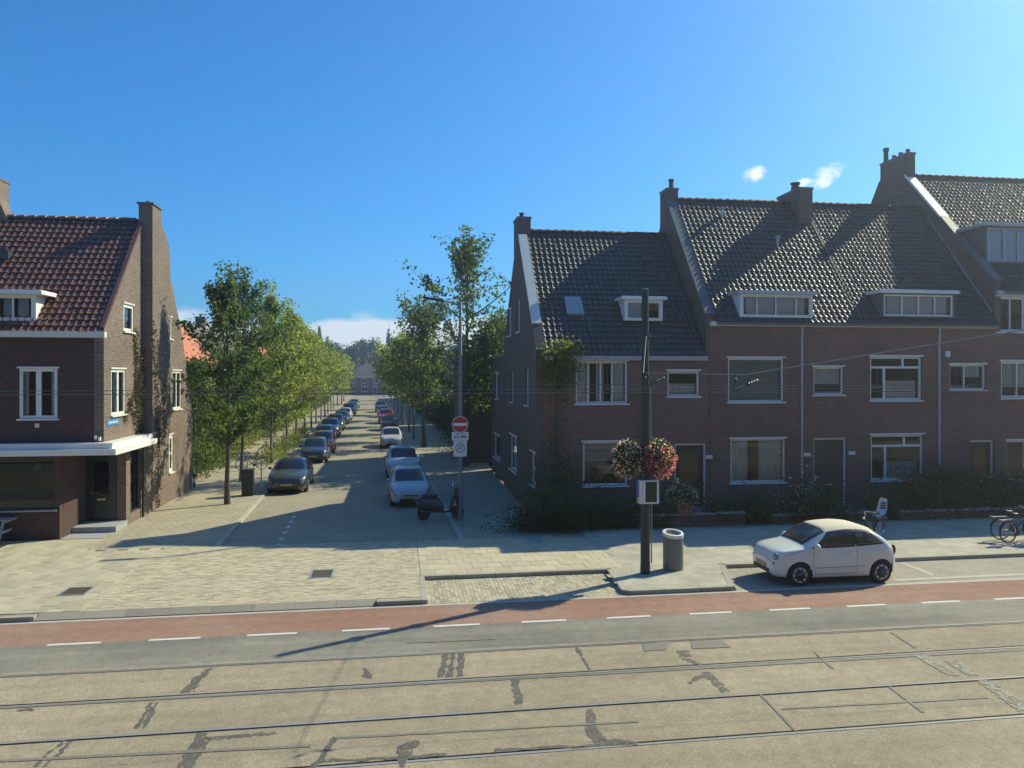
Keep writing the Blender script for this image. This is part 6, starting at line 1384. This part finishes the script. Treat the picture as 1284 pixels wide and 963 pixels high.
m = MB(); m.add([(-.7, -.1, 8.108), (-.7, .06, 8.108), (-1.35, .04, 8.222), (-1.35, -.08, 8.222)], [(0, 1, 2, 3)]); m.build('lamp_lens', 'lamp_glass', lp_)
zs0 = EYE - (532 - CV) / FPX * lY
t = thing_w('no_entry_sign', 'round red no entry sign with white bar on the lamp post', 'traffic sign', lX, lY - .11, zs0, TH)
m = MB(); m.lathe([(.0, .0), (.31, 0), (.31, .018), (0, .018)], (0, 0, 0), 28, 'y'); m.build('disc', 'galvanised', t)
m = MB(); disc(m, 0, 0, .285, .305, -.002); m.build('edge', 'sign_white', t); m = MB(); disc(m, 0, 0, 0, .284, -.004); m.build('face', 'sign_red', t)
m = MB(); m.box(-.245, .245, -.009, -.005, -.055, .055); m.build('bar', 'sign_white', t)
z1_ = EYE - (546.5 - CV) / FPX * lY
t = thing_w('exception_plate', 'small white plate with bicycle and moped pictograms under the no entry sign', 'traffic sign', lX, lY - .11, z1_, TH)
m = MB(); m.box(-.31, .31, 0, .015, -.155, .155); m.build('plate', 'sign_white', t)
m = MB(); disc(m, -.2, -.05, .03, .045, -.003); disc(m, -.06, -.05, .03, .045, -.003); m.beam((-.2, -.004, -.05), (-.15, -.004, .02), .012, .004, (1, 0, 0)); m.beam((-.15, -.004, .02), (-.09, -.004, .02), .004, .012, (0, 1, 0)); m.beam((-.06, -.004, -.05), (-.1, -.004, .045), .012, .004, (1, 0, 0)); m.beam((-.13, -.004, -.05), (-.09, -.004, .02), .012, .004, (1, 0, 0)); m.build('bicycle_symbol', 'sign_black', t)
m = MB(); disc(m, .07, -.05, .025, .045, -.003); disc(m, .22, -.05, .025, .045, -.003); m.box(.08, .2, -.006, -.002, -.045, .0); m.beam((.2, -.004, -.03), (.17, -.004, .05), .016, .004, (1, 0, 0)); m.box(.05, .13, -.006, -.002, .0, .025); m.build('moped_symbol', 'sign_black', t)
text('lettering', 'uitgezonderd', .085, 'sign_black', t, (0, -.002, .10), (math.pi / 2, 0, 0))
z2_ = EYE - (562 - CV) / FPX * lY
t = thing_w('zone_sign', 'white end of thirty zone sign, lowest on the lamp post', 'traffic sign', lX, lY - .11, z2_, TH)
m = MB(); m.box(-.25, .25, 0, .015, -.30, .30); m.build('plate', 'sign_white', t)
m = MB(); disc(m, 0, .02, .14, .175, -.003); m.build('ring', 'print_grey', t)
text('speed', '30', .17, 'sign_black', t, (0, -.002, .02), (math.pi / 2, 0, 0)); text('lettering', 'ZONE', .075, 'print_grey', t, (0, -.002, .24), (math.pi / 2, 0, 0))
m = MB(); m.beam((-.11, -.006, -.09), (.11, -.006, .13), .012, .003, (1, 0, -1)); m.beam((-.13, -.006, -.05), (.07, -.006, .15), .010, .003, (1, 0, -1)); m.build('strike', 'print_grey', t)
# black litter post beside the dark car, striped bollard, picnic table
X, Y = gw(311, 621); t = thing_w('street_bin', 'square black bin on the sunny pavement beside the nearest dark car', 'litter bin', X, Y, 0, PH)
m = MB(); m.box(-.24, .24, -.24, .24, 0, 1.12); m.build('body', 'black_metal', t); m = MB(); m.box(-.27, .27, -.27, .27, 1.122, 1.19); m.box(-.16, .16, -.255, -.242, .86, 1.0); m.build('lid', 'dark_metal', t)
t2 = thing_w('sign_post', 'thin grey post standing right of the black bin', 'post', X + .5, Y + .3, 0, 0); m = MB(); m.tube([(0, 0, 0), (0, 0, 1.3)], .03, 8); m.build('post', 'galvanised', t2); m = MB(); m.lathe([(.036, 1.3), (.036, 1.34), (.01, 1.36)], (0, 0, 0), 8); m.build('cap', 'dark_metal', t2)
X, Y = gw(243.5, 611); t = thing_w('striped_bollard', 'red and white striped bollard at the rear corner of the shop gable', 'bollard', X, Y, 0, 0)
for k in range(4): m = MB(); m.lathe([(.06, k * .22), (.06, k * .22 + .218)], (0, 0, 0), 12); m.build('band', 'sign_white' if k % 2 else 'trim_black', t, smooth=True)
m = MB(); m.lathe([(.06, .881), (.04, .93), (.0, .945)], (0, 0, 0), 12); m.build('cap', 'sign_white', t)
X, Y = gw(-26, 683); ta, tc_ = w2s(X, Y)
t = thing('picnic_table', 'weathered white picnic table with fixed benches in front of the shop', 'picnic table', ta, tc_ + .35, 0)
for k in range(5): m = MB(); m.box(-.9, .9, -.37 + k * .15, -.37 + k * .15 + .14, .72, .76); m.build('plank', 'table_wood', t, local=True)
for s in (-1, 1):
    for k in range(2): m = MB(); c = s * (.62 + k * .0) + (k - .5) * .15; m.box(-.9, .9, c - .07, c + .07, .42, .46); m.build('bench_plank', 'table_wood', t, local=True)
for x in (-.65, .65):
    for s in (-1, 1): m = MB(); m.beam((x, s * .62, 0), (x, s * .22, .72), .05, .10, (1, 0, 0)); m.build('leg', 'table_wood', t, local=True)
    m = MB(); m.box(x + .026, x + .07, -.72, .72, .34, .42); m.box(x + .026, x + .07, -.36, .36, .64, .718); m.build('crossbar', 'table_wood', t, local=True)
# garden wall and fence deeper on the left
t = thing_w('garden_fence', 'dark board fence between the shop annex and the orange roofed house', 'fence', *t2w(-8.2, 8.2), 0, PH)
for k in range(24): m = MB(); m.box(-.02, .02, k * .42, k * .42 + .40, 0, 1.7 + .02 * (k % 3)); m.build('board', 'door_dark', t)
# low sunlit wall across the side pavement gap
# ------------------------------------------------------------------ overhead wires
def wire(label, pts, r=.0055, mat='galvanised', name='overhead_wire', group='tram overhead wires'):
    p = pts[0]; t = thing(name, label, 'wire', p[0], p[1], p[2], group); m = MB(); m.tube(pts, r, 5); m.build('wire', mat, t); return t
ZW = 5.12
for c, lb in ((11.71, 'contact wire over the near tram track'), (14.5, 'contact wire over the far tram track')):
    wire(lb, [(-70, c, ZW + .06), (-25, c - .12, ZW), (5.2, c + .05, ZW), (40, c - .1, ZW + .02), (100, c, ZW)])
sp0 = (pA, pC - .1, 6.46); h1, h2_, h3 = (4.86, 14.75, 5.44), (5.45, 11.5, 5.40), (6.2, 0.5, 6.3)
wire('slanting span wire from the tram pole to the contact wires', [sp0, h1, h2_, h3], .007, name='span_wire', group=None)
for (h, c, lb, dx) in ((h1, 14.55, 'insulated pull off arm over the far tram track', .62), (h2_, 11.76, 'insulated pull off arm over the near tram track', .62)):
    t = thing('pull_off_arm', lb, 'wire arm', h[0], c, h[2], 'pull off arms of the overhead line')
    m = MB(); m.tube([(h[0] - .05, c, ZW + .03), (h[0] + dx * .75, c + .1, h[2] - .08)], .022, 6); m.build('arm', 'dark_metal', t)
    m = MB()
    for k in range(4): f = .55 + k * .1; m.ball((h[0] - .05 + (dx * .8) * f, c + .1 * f, ZW + .03 + (h[2] - .11 - ZW) * f), .04, .04, .035, 8, 6)
    m.build('insulator', 'dark_metal', t)
    m = MB(); m.tube([(h[0] - .02, c, h[2] + .02), (h[0] - .05, c, ZW + .06)], .008, 5); m.ball((h[0] - .03, c, (h[2] + ZW) / 2 + .05), .035, .035, .05, 8, 6); m.build('dropper', 'dark_metal', t)
wire('thin feeder wire running level along the house fronts', [(5.3, 27.9, 5.05), (15, 27.9, 4.98), (30, 27.9, 5.0)], .01, 'galvanised')
# ------------------------------------------------------------------ scooter
X, Y = gw(552, 652)
t = thing_w('scooter', 'dark parked scooter with two mirrors in the shade by the lamp post', 'scooter', X, Y, -.0, TH + .1)
def wheel(parent, x, z, R, name='wheel', tyre=.045, y=0):
    m = MB(); m.lathe([(R - tyre * 1.6, y - tyre), (R - tyre * .3, y - tyre), (R, y), (R - tyre * .3, y + tyre), (R - tyre * 1.6, y + tyre)], (x, 0, z), 22, 'y', closed=True); return m.build(name, 'rubber', parent, smooth=True)
for x in (-.62, .66):
    w = wheel(t, x, .24, .24); m = MB(); m.lathe([(.16, -.03), (.05, -.045), (.05, .045), (.16, .03)], (x, 0, .24), 14, 'y'); m.build('rim', 'dark_alloy', w)
m = MB(); S_ = [(-.92, .58, .09, .07), (-.78, .60, .18, .19), (-.5, .57, .22, .25), (-.2, .52, .21, .27), (.0, .44, .19, .22), (.12, .36, .15, .11)]
vs = []
for x, z, hw, hh in S_:
    for k in range(12): a = 2 * math.pi * k / 12; vs.append((x, hw * math.cos(a), z + hh * math.sin(a)))
m.add(vs, [(i * 12 + k, i * 12 + (k + 1) % 12, (i + 1) * 12 + (k + 1) % 12, (i + 1) * 12 + k) for i in range(5) for k in range(12)] + [tuple(range(12))[::-1], tuple(60 + k for k in range(12))]); m.build('body', 'scooter_paint', t, smooth=True)
m = MB(); m.box(-.1, .42, -.15, .15, .26, .33); m.build('footboard', 'scooter_paint', t)
m = MB(); vs = []
for z, x, hw in ((.27, .34, .21), (.5, .40, .26), (.72, .48, .26), (.95, .53, .18)):
    for y in (-1, -.5, 0, .5, 1): vs.append((x + .05 * (1 - y * y), hw * y, z))
    
m.add(vs, [(i * 5 + j, i * 5 + j + 1, (i + 1) * 5 + j + 1, (i + 1) * 5 + j) for i in range(3) for j in range(4)])
m.add([(p[0] + .03, p[1], p[2]) for p in vs], [(i * 5 + j, (i + 1) * 5 + j, (i + 1) * 5 + j + 1, i * 5 + j + 1) for i in range(3) for j in range(4)]); m.build('leg_shield', 'scooter_panel', t, smooth=True)
m = MB(); m.tube([(.56, 0, .95), (.64, 0, .5), (.66, 0, .24)], [.035, .03, .025], 8); m.build('fork', 'black_metal', t)
m = MB(); vs = [(x, hw * s, z) for x, z, hw in ((.52, .46, .10), (.66, .52, .12), (.84, .44, .09), (.9, .34, .05)) for s in (-1, 1)]; m.add(vs, [(0, 1, 3, 2), (2, 3, 5, 4), (4, 5, 7, 6)]); m.build('front_mudguard', 'scooter_paint', t)
m = MB(); m.tube([(.50, -.33, 1.0), (.54, -.1, 1.02), (.54, .1, 1.02), (.50, .33, 1.0)], .022, 8); m.build('handlebar', 'black_metal', t)
m = MB(); m.ball((.60, 0, .98), .1, .12, .09); m.build('headlight_cowl', 'scooter_paint', t, smooth=True); m = MB(); m.ball((.67, 0, .97), .04, .07, .06); m.build('headlight', 'lamp_glass', t, smooth=True)
m = MB(); m.beam((-.68, 0, .80), (-.12, 0, .78), .30, .11, (0, 1, 0)); m.build('seat', 'trim_black', t)
for s in (-1, 1): m = MB(); m.tube([(.53, s * .2, 1.02), (.50, s * .27, 1.18)], .009, 5); m.ball((.50, s * .29, 1.22), .02, .065, .045); m.build('mirror', 'chrome', t)
m = MB(); m.tube([(-.15, -.16, .30), (-.6, -.2, .3), (-.78, -.2, .34)], [.02, .05, .045], 8); m.build('exhaust', 'dark_alloy', t, smooth=True); m = MB(); m.ball((-.88, 0, .58), .03, .08, .05); m.build('tail_light', 'tail_red', t)
m = MB(); m.box(-.98, -.66, -.12, .12, .70, .72); m.build('luggage_rack', 'dark_metal', t)
t.scale = (1, 1, 1.14)
# ------------------------------------------------------------------ bicycles (front wheel at -x)
def bicycle(label, X, Y, rot, frame='black_metal', child=False, basket=False, group='bicycles parked on the pavement'):
    t = thing_w('bicycle', label, 'bicycle', X, Y, 0, rot, group); R = .345
    for x in (-.55, .55):
        w = wheel(t, x, R, R, tyre=.02); m = MB(); m.lathe([(R - .04, -.012), (R - .03, -.012), (R - .03, .012), (R - .04, .012)], (x, 0, R), 22, 'y', closed=True); m.build('rim', 'chrome', w)
        m = MB()
        for k in range(12): a = 2 * math.pi * k / 12; m.tube([(x, (-1) ** k * .02, R), (x + (R - .035) * math.cos(a), 0, R + (R - .035) * math.sin(a))], .0028, 3, cap=False)
        m.lathe([(.02, -.05), (.02, .05)], (x, 0, R), 8, 'y'); m.build('spokes', 'chrome', w)
    m = MB(); bb, sp, st, hd = (.12, 0, .29), (.55, 0, R), (.24, 0, .78), (-.34, 0, .88)
    m.tube([bb, st, (.27, 0, .9)], .016, 7); m.tube([bb, (-.31, 0, .70)], .02, 7); m.tube([(.19, 0, .58), (-.33, 0, .80)], .017, 7)
    for s in (-.045, .045): m.tube([bb, (.55, s, R)], .01, 6); m.tube([(.22, 0, .70), (.55, s, R)], .009, 6)
    m.tube([(-.31, 0, .66), (-.355, 0, .95)], .021, 7); m.build('frame', frame, t, smooth=True)
    m = MB()
    for s in (-.045, .045): m.tube([(-.31, 0, .68), (-.36, s, .62), (-.47, s, .45), (-.55, s, R)], .011, 6)
    m.build('fork', frame, t, smooth=True)
    m = MB(); m.tube([(-.355, 0, .93), (-.375, 0, 1.06)], .013, 6); m.tube([(-.17, -.29, 1.02), (-.3, -.26, 1.07), (-.39, -.1, 1.08), (-.39, .1, 1.08), (-.3, .26, 1.07), (-.17, .29, 1.02)], .012, 6); m.build('handlebar', 'chrome', t, smooth=True)
    m = MB()
    for s in (-1, 1): m.tube([(-.25, s * .275, 1.05), (-.13, s * .30, 1.005)], .018, 6)
    m.build('grip', 'rubber', t)
    m = MB(); m.ball((.27, 0, .93), .13, .08, .035); m.ball((.36, 0, .935), .06, .1, .04); m.build('saddle', 'trim_black', t, smooth=True)
    for x, a0, a1 in ((-.55, .3, 2.6), (.55, .2, 2.9)):
        m = MB(); vs = []
        for k in range(11):
            a = a0 + (a1 - a0) * k / 10
            for y in (-.026, .026): vs.append((x + (R + .025) * math.cos(a), y, R + (R + .025) * math.sin(a)))
        m.add(vs, [(2 * k, 2 * k + 1, 2 * k + 3, 2 * k + 2) for k in range(10)]); m.build('mudguard', frame, t)
    m = MB(); m.box(.34, .86, -.07, .07, .745, .76); m.box(.3, .86, -.085, -.073, .742, .765); m.box(.3, .86, .073, .085, .742, .765)
    for s in (-.075, .075): m.tube([(.80, s, .745), (.55, s, R)], .007, 5)
    m.build('carrier', 'galvanised', t)
    m = MB(); m.lathe([(.09, -.05), (.09, -.045)], (.12, 0, .29), 14, 'y'); m.beam((.12, -.07, .29), (.26, -.07, .2), .02, .012, (0, 0, 1)); m.beam((.12, .07, .29), (-.02, .07, .38), .02, .012, (0, 0, 1)); m.box(.21, .31, -.17, -.08, .19, .21); m.box(-.07, .03, .08, .17, .37, .39); m.build('crank', 'dark_metal', t)
    m = MB(); m.ball((-.45, 0, .86), .05, .045, .045); m.build('headlight', 'chrome', t, smooth=True); m = MB(); m.box(.86, .88, -.03, .03, .70, .76); m.build('tail_light', 'tail_red', t)
    if basket:
        m = MB(); m.add([(x, y, z) for z, e in ((.78, .0), (1.0, .04)) for x, y in ((-.74 - e, -.16 - e), (-.45 + e, -.16 - e), (-.45 + e, .16 + e), (-.74 - e, .16 + e))], [(3, 2, 1, 0), (0, 1, 5, 4), (1, 2, 6, 5), (2, 3, 7, 6), (3, 0, 4, 7)]); m.build('basket', 'dark_metal', t)
    if child:
        m = MB(); vs = []
        for x, z, hw in ((.42, .80, .13), (.46, .84, .16), (.66, .86, .17), (.76, 1.0, .165), (.82, 1.2, .15), (.86, 1.38, .12), (.87, 1.44, .07)):
            for y, f in ((-1, .07), (-.6, .0), (.6, .0), (1, .07)): vs.append((x - f, hw * y, .8 + (z - .8) * .88 + f * .5))
        m.add(vs, [(i * 4 + j, i * 4 + j + 1, (i + 1) * 4 + j + 1, (i + 1) * 4 + j) for i in range(6) for j in range(3)]); m.add([(p[0] + .025, p[1], p[2] - .01) for p in vs], [(i * 4 + j, (i + 1) * 4 + j, (i + 1) * 4 + j + 1, i * 4 + j + 1) for i in range(6) for j in range(3)]); cs = m.build('child_seat', 'white_plastic', t)
        m = MB()
        for z in (1.03, 1.11, 1.19): m.box(.735 + (z - 1) * .28, .76 + (z - 1) * .28, -.08, .08, z, z + .045)
        m.tube([(.5, -.15, .82), (.4, -.17, .5), (.42, -.17, .44)], .02, 5); m.tube([(.5, .15, .82), (.4, .17, .5), (.42, .17, .44)], .02, 5); m.build('padding', 'trim_black', cs)
X, Y = gw(1092, 681.5); bicycle('bicycle with a white child seat behind the small white car', X, Y, TH + .5, child=True)
X, Y = gw(1281, 680); bicycle('front one of the two bicycles cut off at the right edge', X, Y, TH + .12 + math.pi, 'dark_metal', basket=False)
X, Y = gw(1275, 676.5); bicycle('rear one of the two bicycles cut off at the right edge', X, Y, TH - .1 + math.pi, 'black_metal')
X, Y = gw(1312, 677); bicycle('third bicycle just reaching into the right edge', X, Y, TH + .3, 'dark_metal', basket=True)
# bicycles standing between the left trees
for i, (r_, d) in enumerate(((-5.4, 13.6), (-5.3, 20.5), (-5.5, 22.0), (-5.2, 27.5))):
    X, Y = t2w(r_, d); bicycle(('bicycle leaning beside the second street tree', 'bicycle between the second and third street tree', 'bicycle standing close behind another one between the trees', 'bicycle beside the fourth street tree')[i], X, Y, PH + .3 + i * .4, 'dark_metal', group='bicycles between the left trees')
# ------------------------------------------------------------------ added stand-in for the dusty window's glare, a thin haze over the whole place
hb = MB(); hb.box(-440, 440, -60, 420, -1.4, 48)
hz_o = hb.build('veil', ()); hz_o['kind'] = 'stuff'; hz_o['label'] = 'added thin haze filling the air of the street'; hz_o['category'] = 'veil'
hm = bpy.data.materials.new('glare_veil'); hm.use_nodes = True; hn = hm.node_tree; hn.nodes.remove(hn.nodes['Principled BSDF'])
hv = hn.nodes.new('ShaderNodeVolumePrincipled'); hv.inputs['Color'].default_value = (.93, .96, 1, 1); hv.inputs['Density'].default_value = .0013; hv.inputs['Anisotropy'].default_value = .73
hn.links.new(hv.outputs[0], hn.nodes['Material Output'].inputs['Volume']); hz_o.data.materials.append(hm)
